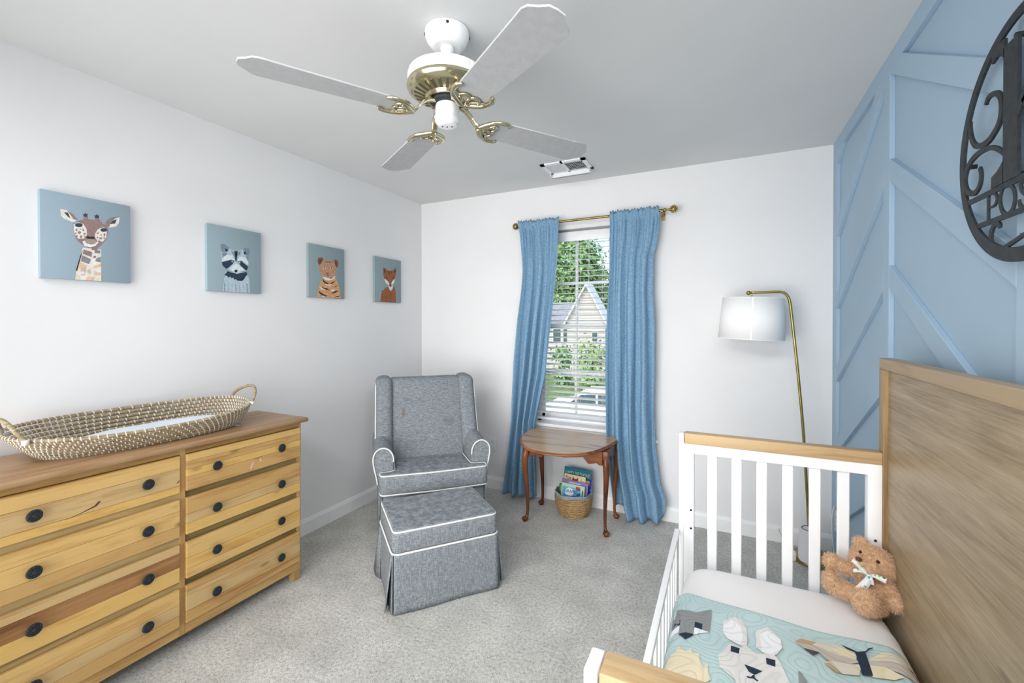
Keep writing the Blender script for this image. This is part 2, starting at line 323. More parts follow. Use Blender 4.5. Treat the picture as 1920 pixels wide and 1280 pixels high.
# ---------------------------------------------------------------- painted and stitched outlines (metres)
DATA = {"giraffe":[["cream",[[-2.326,1.694],[-2.267,1.695],[-2.267,1.558],[-2.352,1.558],[-2.349,1.596],[-2.33,1.685]]],["cream",[[-2.397,1.84],[-2.378,1.841],[-2.363,1.826],[-2.356,1.81],[-2.346,1.805],[-2.358,1.795],[-2.386,1.804],[-2.394,1.815]]],["brown",[[-2.374,1.837],[-2.359,1.83],[-2.34,1.805],[-2.356,1.807],[-2.365,1.823]]],["dark",[[-2.385,1.83],[-2.373,1.831],[-2.365,1.808],[-2.375,1.816],[-2.38,1.823]]],["brown",[[-2.252,1.811],[-2.245,1.829],[-2.23,1.842],[-2.201,1.852],[-2.218,1.84],[-2.235,1.82],[-2.239,1.798],[-2.251,1.803]]],["cream",[[-2.201,1.849],[-2.204,1.824],[-2.213,1.806],[-2.239,1.795],[-2.235,1.809],[-2.218,1.839]]],["dark",[[-2.211,1.838],[-2.218,1.817],[-2.236,1.812],[-2.228,1.827]]],["brown",[[-2.342,1.803],[-2.325,1.814],[-2.319,1.818],[-2.289,1.817],[-2.273,1.825],[-2.26,1.807],[-2.246,1.804],[-2.242,1.779],[-2.25,1.74],[-2.265,1.716],[-2.28,1.698],[-2.306,1.694],[-2.329,1.706],[-2.347,1.723],[-2.356,1.752],[-2.356,1.782]]],["cream",[[-2.355,1.788],[-2.341,1.798],[-2.325,1.794],[-2.315,1.775],[-2.314,1.749],[-2.325,1.732],[-2.343,1.729],[-2.355,1.75]]],["cream",[[-2.287,1.76],[-2.277,1.782],[-2.256,1.794],[-2.247,1.778],[-2.249,1.751],[-2.261,1.73],[-2.279,1.729],[-2.287,1.744]]],["brown",[[-2.325,1.814],[-2.322,1.828],[-2.311,1.829],[-2.31,1.815]]],["brown",[[-2.288,1.814],[-2.287,1.83],[-2.274,1.831],[-2.273,1.819]]],["dark",[[-2.326,1.837],[-2.322,1.835],[-2.319,1.843],[-2.315,1.838],[-2.311,1.841],[-2.312,1.826],[-2.324,1.825]]],["dark",[[-2.289,1.841],[-2.285,1.838],[-2.281,1.845],[-2.277,1.84],[-2.273,1.844],[-2.274,1.829],[-2.287,1.828]]],["dark",[[-2.327,1.789],[-2.329,1.784],[-2.333,1.78],[-2.34,1.778],[-2.346,1.778],[-2.35,1.78],[-2.352,1.784],[-2.35,1.788],[-2.346,1.793],[-2.339,1.795],[-2.333,1.795],[-2.329,1.793]]],["dark",[[-2.246,1.784],[-2.247,1.779],[-2.252,1.775],[-2.258,1.773],[-2.263,1.773],[-2.268,1.775],[-2.269,1.779],[-2.268,1.784],[-2.263,1.788],[-2.257,1.79],[-2.252,1.79],[-2.247,1.788]]],["dark",[[-2.36,1.793],[-2.346,1.79],[-2.348,1.787]]],["dark",[[-2.242,1.79],[-2.251,1.782],[-2.251,1.785]]],["brown",[[-2.344,1.765],[-2.347,1.759],[-2.35,1.761],[-2.35,1.768],[-2.347,1.771]]],["brown",[[-2.332,1.757],[-2.336,1.75],[-2.343,1.751],[-2.343,1.758],[-2.336,1.762]]],["brown",[[-2.322,1.769],[-2.324,1.763],[-2.328,1.764],[-2.328,1.771],[-2.324,1.774]]],["brown",[[-2.317,1.754],[-2.32,1.75],[-2.325,1.75],[-2.325,1.755],[-2.32,1.758]]],["brown",[[-2.347,1.751],[-2.349,1.747],[-2.353,1.748],[-2.353,1.752],[-2.349,1.754]]],["brown",[[-2.329,1.739],[-2.332,1.732],[-2.336,1.734],[-2.336,1.742],[-2.332,1.745]]],["brown",[[-2.319,1.744],[-2.321,1.74],[-2.324,1.741],[-2.324,1.744],[-2.321,1.746]]],["brown",[[-2.343,1.739],[-2.345,1.733],[-2.348,1.735],[-2.348,1.742],[-2.345,1.745]]],["brown",[[-2.332,1.771],[-2.334,1.768],[-2.337,1.768],[-2.337,1.772],[-2.334,1.773]]],["brown",[[-2.273,1.765],[-2.276,1.761],[-2.282,1.761],[-2.282,1.765],[-2.276,1.768]]],["brown",[[-2.263,1.759],[-2.266,1.755],[-2.27,1.756],[-2.27,1.759],[-2.266,1.761]]],["brown",[[-2.252,1.762],[-2.254,1.754],[-2.258,1.756],[-2.258,1.765],[-2.254,1.768]]],["brown",[[-2.262,1.744],[-2.266,1.739],[-2.273,1.739],[-2.273,1.745],[-2.266,1.748]]],["brown",[[-2.276,1.746],[-2.278,1.742],[-2.282,1.743],[-2.282,1.747],[-2.278,1.749]]],["brown",[[-2.269,1.731],[-2.272,1.728],[-2.277,1.728],[-2.277,1.732],[-2.272,1.734]]],["brown",[[-2.253,1.747],[-2.255,1.744],[-2.259,1.744],[-2.259,1.748],[-2.255,1.75]]],["tan",[[-2.32,1.727],[-2.302,1.736],[-2.281,1.729],[-2.292,1.713],[-2.312,1.712]]],["black",[[-2.317,1.74],[-2.311,1.746],[-2.304,1.743],[-2.293,1.747],[-2.289,1.743],[-2.289,1.737],[-2.298,1.737],[-2.306,1.734],[-2.314,1.735]]],["white",[[-2.329,1.719],[-2.322,1.725],[-2.314,1.713],[-2.302,1.711],[-2.29,1.715],[-2.279,1.729],[-2.275,1.725],[-2.286,1.708],[-2.302,1.699],[-2.322,1.702]]],["brown",[[-2.325,1.687],[-2.298,1.68],[-2.3,1.658],[-2.328,1.668]]],["brown",[[-2.29,1.691],[-2.27,1.69],[-2.271,1.677],[-2.289,1.677]]],["grey",[[-2.33,1.662],[-2.302,1.648],[-2.308,1.627],[-2.334,1.636]]],["grey",[[-2.269,1.663],[-2.269,1.639],[-2.288,1.642],[-2.282,1.656]]],["brown",[[-2.294,1.662],[-2.284,1.666],[-2.286,1.656],[-2.293,1.654]]],["brown",[[-2.3,1.695],[-2.278,1.697],[-2.282,1.689],[-2.298,1.688]]],["orange",[[-2.338,1.632],[-2.314,1.618],[-2.336,1.605],[-2.344,1.609]]],["pink",[[-2.338,1.595],[-2.322,1.618],[-2.318,1.602],[-2.322,1.591]]],["orange",[[-2.294,1.617],[-2.268,1.635],[-2.268,1.62],[-2.286,1.613]]],["pink",[[-2.314,1.6],[-2.306,1.606],[-2.303,1.585],[-2.313,1.587]]],["orange",[[-2.292,1.599],[-2.27,1.594],[-2.27,1.582],[-2.288,1.583]]],["yellow",[[-2.35,1.581],[-2.338,1.571],[-2.34,1.558],[-2.351,1.558]]],["yellow",[[-2.282,1.571],[-2.268,1.58],[-2.267,1.559],[-2.28,1.559]]],["orange",[[-2.317,1.57],[-2.293,1.573],[-2.295,1.559],[-2.319,1.558]]],["pink",[[-2.336,1.583],[-2.32,1.584],[-2.324,1.577],[-2.334,1.576]]],["black",[[-2.327,1.687],[-2.347,1.592],[-2.35,1.596],[-2.344,1.624],[-2.336,1.659]]]],"raccoon":[["lgrey",[[-1.747,1.614],[-1.741,1.653],[-1.625,1.665],[-1.608,1.627],[-1.603,1.546],[-1.754,1.543]]],["mgrey",[[-1.747,1.602],[-1.743,1.589],[-1.742,1.547],[-1.747,1.546]]],["lg2",[[-1.728,1.58],[-1.723,1.591],[-1.722,1.547],[-1.727,1.546]]],["lg2",[[-1.708,1.583],[-1.703,1.593],[-1.702,1.547],[-1.707,1.546]]],["mgrey",[[-1.687,1.587],[-1.683,1.594],[-1.682,1.547],[-1.686,1.546]]],["lg2",[[-1.666,1.59],[-1.662,1.596],[-1.661,1.547],[-1.665,1.546]]],["lg2",[[-1.645,1.594],[-1.641,1.598],[-1.64,1.547],[-1.644,1.546]]],["mgrey",[[-1.624,1.598],[-1.619,1.599],[-1.618,1.547],[-1.623,1.546]]],["lgrey",[[-1.762,1.757],[-1.757,1.782],[-1.715,1.783],[-1.684,1.771],[-1.644,1.79],[-1.611,1.785],[-1.61,1.732],[-1.615,1.692],[-1.631,1.671],[-1.681,1.648],[-1.722,1.661],[-1.744,1.681],[-1.76,1.707]]],["mgrey",[[-1.766,1.794],[-1.756,1.803],[-1.743,1.802],[-1.718,1.785],[-1.731,1.761],[-1.758,1.757]]],["mgrey",[[-1.644,1.79],[-1.624,1.802],[-1.606,1.799],[-1.605,1.779],[-1.611,1.755],[-1.638,1.768]]],["navy",[[-1.743,1.777],[-1.733,1.78],[-1.723,1.77],[-1.737,1.763]]],["navy",[[-1.64,1.774],[-1.628,1.781],[-1.622,1.764],[-1.636,1.761]]],["mgrey",[[-1.758,1.754],[-1.733,1.758],[-1.725,1.749],[-1.754,1.732]]],["mgrey",[[-1.628,1.76],[-1.611,1.755],[-1.612,1.722],[-1.62,1.734]]],["mgrey",[[-1.709,1.774],[-1.696,1.766],[-1.693,1.744],[-1.702,1.756]]],["mgrey",[[-1.669,1.77],[-1.654,1.778],[-1.659,1.759],[-1.669,1.749]]],["navy",[[-1.693,1.772],[-1.672,1.775],[-1.68,1.759],[-1.68,1.717],[-1.686,1.716],[-1.686,1.756]]],["white2",[[-1.756,1.723],[-1.731,1.749],[-1.703,1.745],[-1.69,1.722],[-1.716,1.722],[-1.756,1.706]]],["white2",[[-1.674,1.723],[-1.661,1.747],[-1.631,1.745],[-1.614,1.722],[-1.614,1.706],[-1.645,1.727]]],["white2",[[-1.725,1.667],[-1.687,1.703],[-1.677,1.704],[-1.631,1.673],[-1.681,1.651]]],["navy",[[-1.759,1.704],[-1.709,1.722],[-1.693,1.719],[-1.7,1.702],[-1.728,1.673],[-1.738,1.671],[-1.756,1.686]]],["navy",[[-1.673,1.717],[-1.654,1.723],[-1.614,1.696],[-1.618,1.679],[-1.628,1.672],[-1.658,1.697]]],["white2",[[-1.7,1.714],[-1.701,1.711],[-1.704,1.709],[-1.707,1.71],[-1.709,1.713],[-1.707,1.716],[-1.704,1.718],[-1.701,1.717]]],["white2",[[-1.658,1.713],[-1.659,1.71],[-1.662,1.708],[-1.666,1.709],[-1.667,1.712],[-1.666,1.716],[-1.662,1.717],[-1.659,1.716]]],["navy",[[-1.702,1.714],[-1.703,1.712],[-1.704,1.711],[-1.706,1.711],[-1.707,1.713],[-1.706,1.715],[-1.704,1.716],[-1.703,1.715]]],["navy",[[-1.66,1.713],[-1.661,1.711],[-1.662,1.71],[-1.664,1.711],[-1.665,1.712],[-1.664,1.714],[-1.662,1.715],[-1.661,1.715]]],["navy",[[-1.692,1.667],[-1.683,1.672],[-1.674,1.67],[-1.676,1.659],[-1.684,1.654],[-1.691,1.657]]],["navy",[[-1.694,1.664],[-1.728,1.668],[-1.729,1.667]]],["navy",[[-1.672,1.666],[-1.637,1.674],[-1.637,1.673]]],["navy",[[-1.694,1.661],[-1.729,1.662],[-1.729,1.661]]],["navy",[[-1.672,1.664],[-1.637,1.669],[-1.637,1.668]]],["navy",[[-1.694,1.659],[-1.729,1.656],[-1.729,1.655]]],["navy",[[-1.672,1.661],[-1.637,1.665],[-1.637,1.663]]],["navy",[[-1.747,1.634],[-1.73,1.657],[-1.678,1.648],[-1.625,1.665],[-1.618,1.651],[-1.628,1.641],[-1.632,1.646],[-1.638,1.624],[-1.644,1.63],[-1.65,1.611],[-1.657,1.621],[-1.662,1.612],[-1.668,1.618],[-1.677,1.611],[-1.684,1.619],[-1.692,1.614],[-1.698,1.625],[-1.71,1.623],[-1.716,1.63],[-1.727,1.622],[-1.73,1.632]]]],"tiger":[["orange2",[[-1.104,1.681],[-0.996,1.698],[-0.97,1.651],[-0.955,1.611],[-0.945,1.547],[-1.146,1.547],[-1.14,1.591],[-1.123,1.639]]],["ltan",[[-1.136,1.793],[-1.122,1.81],[-1.094,1.808],[-1.075,1.801],[-1.005,1.806],[-0.985,1.811],[-0.975,1.789],[-0.983,1.748],[-0.99,1.71],[-1.026,1.691],[-1.056,1.684],[-1.104,1.691],[-1.127,1.724]]],["brown2",[[-1.141,1.792],[-1.134,1.81],[-1.105,1.816],[-1.092,1.805],[-1.108,1.781],[-1.124,1.763],[-1.137,1.77]]],["brown2",[[-1.005,1.808],[-0.985,1.817],[-0.968,1.806],[-0.966,1.782],[-0.98,1.758],[-0.995,1.779]]],["dark",[[-1.127,1.794],[-1.113,1.798],[-1.111,1.777],[-1.124,1.771]]],["dark",[[-0.997,1.793],[-0.987,1.796],[-0.981,1.779],[-0.991,1.773]]],["brown2",[[-1.075,1.797],[-1.067,1.792],[-1.069,1.782],[-1.077,1.788]]],["brown2",[[-1.062,1.795],[-1.054,1.794],[-1.056,1.783],[-1.064,1.79]]],["brown2",[[-1.049,1.8],[-1.041,1.796],[-1.043,1.785],[-1.051,1.791]]],["brown2",[[-1.036,1.798],[-1.028,1.797],[-1.03,1.786],[-1.038,1.793]]],["brown2",[[-1.023,1.803],[-1.015,1.799],[-1.017,1.788],[-1.025,1.794]]],["brown2",[[-1.108,1.75],[-1.112,1.747],[-1.117,1.747],[-1.117,1.75],[-1.112,1.751]]],["brown2",[[-1.113,1.73],[-1.116,1.727],[-1.122,1.727],[-1.122,1.73],[-1.116,1.731]]],["brown2",[[-1.094,1.72],[-1.098,1.717],[-1.103,1.718],[-1.103,1.72],[-1.098,1.722]]],["brown2",[[-1.0,1.766],[-1.004,1.763],[-1.01,1.763],[-1.009,1.766],[-1.004,1.768]]],["brown2",[[-0.99,1.747],[-0.994,1.744],[-0.999,1.744],[-0.999,1.747],[-0.994,1.749]]],["brown2",[[-1.006,1.729],[-1.009,1.726],[-1.015,1.727],[-1.015,1.73],[-1.009,1.731]]],["brown2",[[-1.031,1.71],[-1.034,1.708],[-1.04,1.708],[-1.04,1.711],[-1.034,1.712]]],["brown2",[[-1.085,1.701],[-1.088,1.699],[-1.093,1.699],[-1.093,1.702],[-1.088,1.703]]],["brown2",[[-1.055,1.772],[-1.059,1.769],[-1.064,1.769],[-1.064,1.772],[-1.059,1.773]]],["brown2",[[-1.045,1.749],[-1.049,1.746],[-1.054,1.746],[-1.054,1.749],[-1.049,1.751]]],["brown2",[[-1.08,1.769],[-1.083,1.766],[-1.088,1.766],[-1.088,1.769],[-1.083,1.771]]],["brown2",[[-1.03,1.774],[-1.034,1.772],[-1.039,1.772],[-1.039,1.775],[-1.034,1.776]]],["white",[[-1.075,1.749],[-1.079,1.743],[-1.087,1.74],[-1.096,1.741],[-1.1,1.746],[-1.096,1.751],[-1.087,1.754],[-1.078,1.753]]],["white",[[-1.014,1.754],[-1.017,1.749],[-1.026,1.746],[-1.034,1.747],[-1.038,1.751],[-1.034,1.756],[-1.026,1.759],[-1.017,1.758]]],["navy",[[-1.081,1.749],[-1.083,1.745],[-1.087,1.743],[-1.092,1.744],[-1.094,1.747],[-1.092,1.751],[-1.087,1.754],[-1.083,1.753]]],["navy",[[-1.019,1.754],[-1.021,1.75],[-1.026,1.748],[-1.031,1.749],[-1.033,1.753],[-1.03,1.757],[-1.026,1.759],[-1.021,1.758]]],["brown2",[[-1.077,1.715],[-1.046,1.719],[-1.059,1.704]]],["dark",[[-1.073,1.7],[-1.044,1.701],[-1.057,1.694]]],["white",[[-1.099,1.688],[-1.046,1.679],[-0.99,1.702],[-1.006,1.679],[-1.056,1.664],[-1.09,1.673]]],["white",[[-1.08,1.642],[-1.056,1.636],[-1.021,1.642],[-1.041,1.631],[-1.075,1.633]]],["white",[[-1.128,1.619],[-1.104,1.609],[-1.076,1.595],[-1.114,1.601]]],["white",[[-1.036,1.598],[-1.006,1.61],[-1.001,1.596]]],["white",[[-1.105,1.558],[-1.076,1.552],[-1.105,1.55]]],["white",[[-1.001,1.556],[-0.971,1.57],[-0.981,1.551]]],["navy",[[-1.101,1.675],[-1.085,1.658],[-1.051,1.646],[-1.054,1.638],[-1.085,1.644],[-1.101,1.66]]],["navy",[[-0.99,1.674],[-1.011,1.65],[-1.044,1.64],[-1.038,1.648],[-1.011,1.66]]],["navy",[[-1.109,1.623],[-1.085,1.61],[-1.066,1.613],[-1.039,1.595],[-1.075,1.603],[-1.1,1.609]]],["navy",[[-0.973,1.639],[-1.014,1.622],[-0.986,1.627]]],["navy",[[-1.046,1.683],[-1.001,1.693],[-1.036,1.678]]],["navy",[[-1.131,1.593],[-1.119,1.581],[-1.1,1.572],[-1.064,1.56],[-1.071,1.554],[-1.114,1.564],[-1.131,1.576]]],["navy",[[-0.962,1.603],[-0.996,1.597],[-1.041,1.575],[-0.996,1.583]]],["navy",[[-0.947,1.567],[-0.986,1.562],[-1.006,1.551],[-0.971,1.557]]]],"fox":[["fox",[[-0.487,1.66],[-0.39,1.677],[-0.372,1.642],[-0.366,1.539],[-0.551,1.542],[-0.54,1.603],[-0.514,1.637]]],["dfox",[[-0.533,1.636],[-0.526,1.628],[-0.53,1.621],[-0.536,1.628]]],["dfox",[[-0.484,1.589],[-0.476,1.581],[-0.48,1.575],[-0.487,1.582]]],["dfox",[[-0.434,1.627],[-0.425,1.619],[-0.43,1.612],[-0.436,1.619]]],["dfox",[[-0.532,1.572],[-0.524,1.564],[-0.528,1.558],[-0.535,1.565]]],["dfox",[[-0.483,1.609],[-0.475,1.601],[-0.479,1.594],[-0.486,1.601]]],["dfox",[[-0.433,1.562],[-0.424,1.554],[-0.428,1.547],[-0.435,1.554]]],["dfox",[[-0.531,1.592],[-0.523,1.584],[-0.527,1.577],[-0.534,1.584]]],["dfox",[[-0.481,1.629],[-0.473,1.621],[-0.477,1.614],[-0.484,1.621]]],["dfox",[[-0.431,1.582],[-0.423,1.574],[-0.427,1.567],[-0.434,1.574]]],["dfox",[[-0.53,1.611],[-0.522,1.603],[-0.526,1.596],[-0.532,1.603]]],["dfox",[[-0.48,1.564],[-0.472,1.556],[-0.476,1.55],[-0.483,1.557]]],["dfox",[[-0.43,1.602],[-0.421,1.594],[-0.425,1.587],[-0.432,1.594]]],["dfox",[[-0.528,1.63],[-0.52,1.623],[-0.524,1.616],[-0.531,1.623]]],["dfox",[[-0.479,1.584],[-0.471,1.576],[-0.475,1.569],[-0.482,1.577]]],["dfox",[[-0.428,1.622],[-0.42,1.614],[-0.424,1.607],[-0.431,1.614]]],["dfox",[[-0.527,1.567],[-0.519,1.559],[-0.523,1.552],[-0.53,1.559]]],["fox",[[-0.518,1.803],[-0.512,1.817],[-0.49,1.81],[-0.466,1.797],[-0.411,1.801],[-0.382,1.821],[-0.365,1.828],[-0.361,1.806],[-0.376,1.747],[-0.397,1.707],[-0.433,1.668],[-0.466,1.692],[-0.504,1.726],[-0.516,1.761]]],["dark",[[-0.513,1.801],[-0.504,1.805],[-0.49,1.783],[-0.506,1.767]]],["dark",[[-0.394,1.802],[-0.371,1.816],[-0.371,1.79],[-0.383,1.782]]],["white",[[-0.503,1.728],[-0.466,1.712],[-0.444,1.688],[-0.46,1.678],[-0.493,1.699]]],["white",[[-0.379,1.737],[-0.411,1.715],[-0.428,1.687],[-0.411,1.685],[-0.387,1.707]]],["white2",[[-0.46,1.673],[-0.435,1.664],[-0.397,1.683],[-0.411,1.65],[-0.432,1.633],[-0.45,1.651]]],["navy",[[-0.447,1.69],[-0.424,1.69],[-0.435,1.675]]],["dark",[[-0.466,1.741],[-0.469,1.738],[-0.477,1.735],[-0.485,1.736],[-0.488,1.739],[-0.485,1.743],[-0.477,1.745],[-0.469,1.744]]],["dark",[[-0.393,1.746],[-0.396,1.742],[-0.404,1.74],[-0.412,1.741],[-0.415,1.744],[-0.412,1.748],[-0.404,1.75],[-0.396,1.749]]],["dfox",[[-0.466,1.79],[-0.439,1.788],[-0.446,1.759]]],["dfox",[[-0.432,1.789],[-0.411,1.796],[-0.422,1.766]]]],"quilt":[["cat","grey",[[2.307,-1.657],[2.337,-1.669],[2.377,-1.668],[2.421,-1.626],[2.421,-1.672],[2.418,-1.743],[2.397,-1.744],[2.374,-1.742],[2.374,-1.777],[2.352,-1.775],[2.332,-1.786],[2.333,-1.746],[2.316,-1.754],[2.309,-1.755],[2.308,-1.701]]],["cat","navy",[[2.316,-1.729],[2.333,-1.719],[2.333,-1.746],[2.314,-1.756]]],["cat","navy",[[2.375,-1.716],[2.397,-1.716],[2.397,-1.743],[2.375,-1.742]]],["cat","white",[[2.313,-1.757],[2.333,-1.746],[2.332,-1.777],[2.32,-1.781],[2.308,-1.782]]],["cat","white",[[2.375,-1.742],[2.397,-1.743],[2.418,-1.744],[2.389,-1.765],[2.374,-1.777]]],["cat","navy",[[2.332,-1.786],[2.352,-1.775],[2.374,-1.774],[2.373,-1.781],[2.353,-1.807]]],["sun","yellow",[[2.31,-1.915],[2.313,-1.883],[2.321,-1.889],[2.318,-1.87],[2.331,-1.874],[2.338,-1.842],[2.349,-1.859],[2.36,-1.86],[2.371,-1.84],[2.375,-1.861],[2.383,-1.861],[2.394,-1.854],[2.394,-1.871],[2.4,-1.894],[2.407,-1.902],[2.417,-1.882],[2.419,-1.917],[2.427,-1.938],[2.407,-1.96],[2.354,-1.986],[2.317,-1.956]]],["rabbit","cream",[[2.456,-1.669],[2.486,-1.633],[2.505,-1.639],[2.521,-1.671],[2.521,-1.716],[2.518,-1.755],[2.505,-1.764],[2.466,-1.747],[2.454,-1.722]]],["rabbit","white",[[2.457,-1.681],[2.483,-1.65],[2.505,-1.674],[2.51,-1.712],[2.502,-1.762],[2.468,-1.747],[2.455,-1.724]]],["rabbit","cream",[[2.547,-1.671],[2.579,-1.643],[2.61,-1.683],[2.61,-1.727],[2.593,-1.763],[2.566,-1.776],[2.542,-1.751]]],["rabbit","white",[[2.556,-1.682],[2.578,-1.661],[2.61,-1.689],[2.607,-1.733],[2.578,-1.767],[2.556,-1.762]]],["rabbit","cream",[[2.466,-1.788],[2.472,-1.771],[2.501,-1.771],[2.516,-1.756],[2.539,-1.781],[2.587,-1.765],[2.6,-1.797],[2.607,-1.829],[2.615,-1.86],[2.608,-1.895],[2.588,-1.935],[2.558,-1.956],[2.521,-1.956],[2.487,-1.928],[2.482,-1.91],[2.447,-1.885],[2.443,-1.843],[2.454,-1.818]]],["rabbit","navy",[[2.476,-1.779],[2.499,-1.778],[2.496,-1.806],[2.475,-1.808]]],["rabbit","navy",[[2.564,-1.788],[2.587,-1.788],[2.585,-1.814],[2.564,-1.813]]],["rabbit","navy",[[2.508,-1.843],[2.531,-1.843],[2.552,-1.845],[2.532,-1.869],[2.518,-1.865]]],["rabbit","navy",[[2.528,-1.871],[2.532,-1.869],[2.532,-1.879],[2.54,-1.884],[2.537,-1.889],[2.529,-1.884],[2.516,-1.888],[2.512,-1.888],[2.513,-1.883],[2.522,-1.881]]],["moth","cream2",[[2.645,-1.681],[2.665,-1.656],[2.765,-1.635],[2.79,-1.648],[2.8,-1.663],[2.791,-1.688],[2.746,-1.693],[2.699,-1.68],[2.656,-1.688]]],["moth","tan",[[2.646,-1.68],[2.665,-1.657],[2.704,-1.652],[2.69,-1.675],[2.656,-1.685]]],["moth","taupe",[[2.656,-1.688],[2.7,-1.671],[2.746,-1.688],[2.791,-1.688],[2.797,-1.696],[2.766,-1.718],[2.717,-1.729],[2.702,-1.702],[2.665,-1.702]]],["moth","brown",[[2.665,-1.704],[2.703,-1.701],[2.685,-1.726]]],["moth","yellow",[[2.738,-1.661],[2.773,-1.644],[2.796,-1.668],[2.791,-1.686],[2.756,-1.684]]],["moth","cream2",[[2.706,-1.748],[2.724,-1.728],[2.767,-1.716],[2.8,-1.704],[2.784,-1.751],[2.744,-1.767],[2.721,-1.757]]],["moth","tan",[[2.706,-1.748],[2.721,-1.737],[2.744,-1.765],[2.731,-1.769]]],["moth","cream2",[[2.82,-1.676],[2.864,-1.628],[2.914,-1.611],[2.939,-1.626],[2.951,-1.649],[2.944,-1.674],[2.907,-1.665],[2.861,-1.671],[2.816,-1.693]]],["moth","taupe",[[2.816,-1.684],[2.863,-1.663],[2.909,-1.659],[2.935,-1.676],[2.953,-1.703],[2.914,-1.709],[2.854,-1.696],[2.814,-1.701]]],["moth","brown",[[2.91,-1.658],[2.934,-1.654],[2.949,-1.664],[2.934,-1.678]]],["moth","tan",[[2.914,-1.613],[2.939,-1.613],[2.954,-1.635],[2.939,-1.626]]],["moth","yellow",[[2.814,-1.701],[2.855,-1.692],[2.889,-1.714],[2.864,-1.732],[2.814,-1.743]]],["moth","yellow",[[2.828,-1.669],[2.865,-1.629],[2.89,-1.623],[2.856,-1.659]]],["moth","navy",[[2.796,-1.649],[2.805,-1.648],[2.822,-1.639],[2.817,-1.738],[2.792,-1.747]]],["moth","navy",[[2.766,-1.631],[2.783,-1.639],[2.799,-1.647],[2.796,-1.655],[2.779,-1.648]]],["moth","navy",[[2.82,-1.644],[2.834,-1.622],[2.847,-1.613],[2.844,-1.62],[2.835,-1.628],[2.822,-1.647]]],["bird","grey",[[2.638,-1.81],[2.646,-1.814],[2.656,-1.846],[2.634,-1.857]]]],"sign":[[0.012,[[-1.76,1.899],[-1.772,1.911],[-1.8,1.908],[-1.821,1.891],[-1.827,1.861],[-1.818,1.833],[-1.796,1.817],[-1.773,1.808],[-1.744,1.808],[-1.714,1.818],[-1.695,1.84],[-1.686,1.868],[-1.685,1.888]]],[0.012,[[-1.734,1.757],[-1.741,1.737],[-1.734,1.713],[-1.709,1.701],[-1.676,1.713],[-1.661,1.742],[-1.669,1.768],[-1.691,1.786],[-1.728,1.794],[-1.772,1.791],[-1.809,1.777],[-1.842,1.753]]],[0.01,[[-1.824,1.592],[-1.821,1.601],[-1.807,1.604],[-1.794,1.598],[-1.786,1.579],[-1.794,1.557],[-1.83,1.544],[-1.863,1.549],[-1.917,1.562]]],[0.012,[[-1.705,1.614],[-1.775,1.614],[-1.838,1.615],[-1.916,1.614]]],[0.013,[[-1.665,1.688],[-1.774,1.684],[-1.837,1.682],[-1.915,1.678]]],[0.008,[[-1.774,1.679],[-1.774,1.648],[-1.774,1.617]]],[0.006,[[-1.76,1.683],[-1.781,1.682],[-1.802,1.675],[-1.811,1.662],[-1.802,1.649],[-1.781,1.648]]],[0.004,[[-1.758,1.618],[-1.775,1.618],[-1.793,1.617]]],[0.009,[[-1.851,1.683],[-1.832,1.678],[-1.823,1.654],[-1.833,1.627],[-1.854,1.616],[-1.873,1.625],[-1.88,1.647],[-1.872,1.67],[-1.851,1.683]]],[0.009,[[-1.922,1.669],[-1.91,1.675],[-1.9,1.669],[-1.905,1.655],[-1.918,1.644],[-1.925,1.633],[-1.922,1.62],[-1.909,1.618],[-1.897,1.627],[-1.895,1.638]]]]}
M['w_rail'] = wood('dresser_rail_wood', (206, 178, 124), (186, 158, 104), (158, 128, 78), 'y', .5, 100, 0)
M['crack'] = plain('wood_crack_dark', (84, 56, 34), .8); M['spot'] = plain('paint_spot_pink', (218, 178, 168), .6)
# ================================================================ ROOM
W, H, YN = 3.06, 2.44, -4.1
WX0, WX1, WZ0, WZ1 = 1.10, 1.72, 0.585, 2.09
struct(finish('floor', MB().box((-.12, YN-.12, -.1), (W+.12, .16, 0)), M['carpet'], smooth=0))
struct(finish('ceiling', MB().box((-.12, YN-.12, H), (W+.12, .16, H+.1)), M['ceiling'], smooth=0))
struct(finish('wall_left', MB().box((-.12, YN-.12, 0), (0, .16, H)), M['wall'], smooth=0))
struct(finish('wall_near', MB().box((0, YN-.12, 0), (W, YN, H)), M['wall'], smooth=0))
b = MB(); b.box((0, 0, 0), (WX0, .16, H)); b.box((WX1, 0, 0), (W, .16, H)); b.box((WX0, 0, 0), (WX1, .16, WZ0)); b.box((WX0, 0, WZ1), (WX1, .16, H))
struct(finish('wall_back', b, M['wall'], smooth=0))
wr = struct(finish('wall_right', MB().box((W, YN-.12, 0), (W+.12, .16, H)), M['bluewall'], smooth=0))
# board-and-batten pattern on the blue wall: every batten its own board
FX = 3.042
def batten(poly): finish('batten', MB().prism(poly, 0, 1, lambda u, v, h: (lerp(W, FX, h), u, v)), M['bluewall'], wr, smooth=0, bevel=.0012, seg=1)
ST = [(-.093, 0), (-.992, -.921), (-1.905, -1.834), (-2.818, -2.747), (-3.731, -3.660)]
for a, c in ST: batten([(a, .09), (c, .09), (c, 2.37), (a, 2.37)])
batten([(YN, 2.37), (0, 2.37), (0, H), (YN, H)]); batten([(YN, 0), (0, 0), (0, .09), (YN, .09)])
SL = .574
def clip(poly, lo, hi):
    def cut(P, f):
        out = []
        for i in range(len(P)):
            a, c = P[i-1], P[i]; fa, fc = f(a), f(c)
            if (fa >= 0) != (fc >= 0): t = fa/(fa-fc); out.append((lerp(a[0], c[0], t), lerp(a[1], c[1], t)))
            if fc >= 0: out.append(c)
        return out
    P = cut(poly, lambda p: p[1]-lo); return cut(P, lambda p: hi-p[1]) if P else P
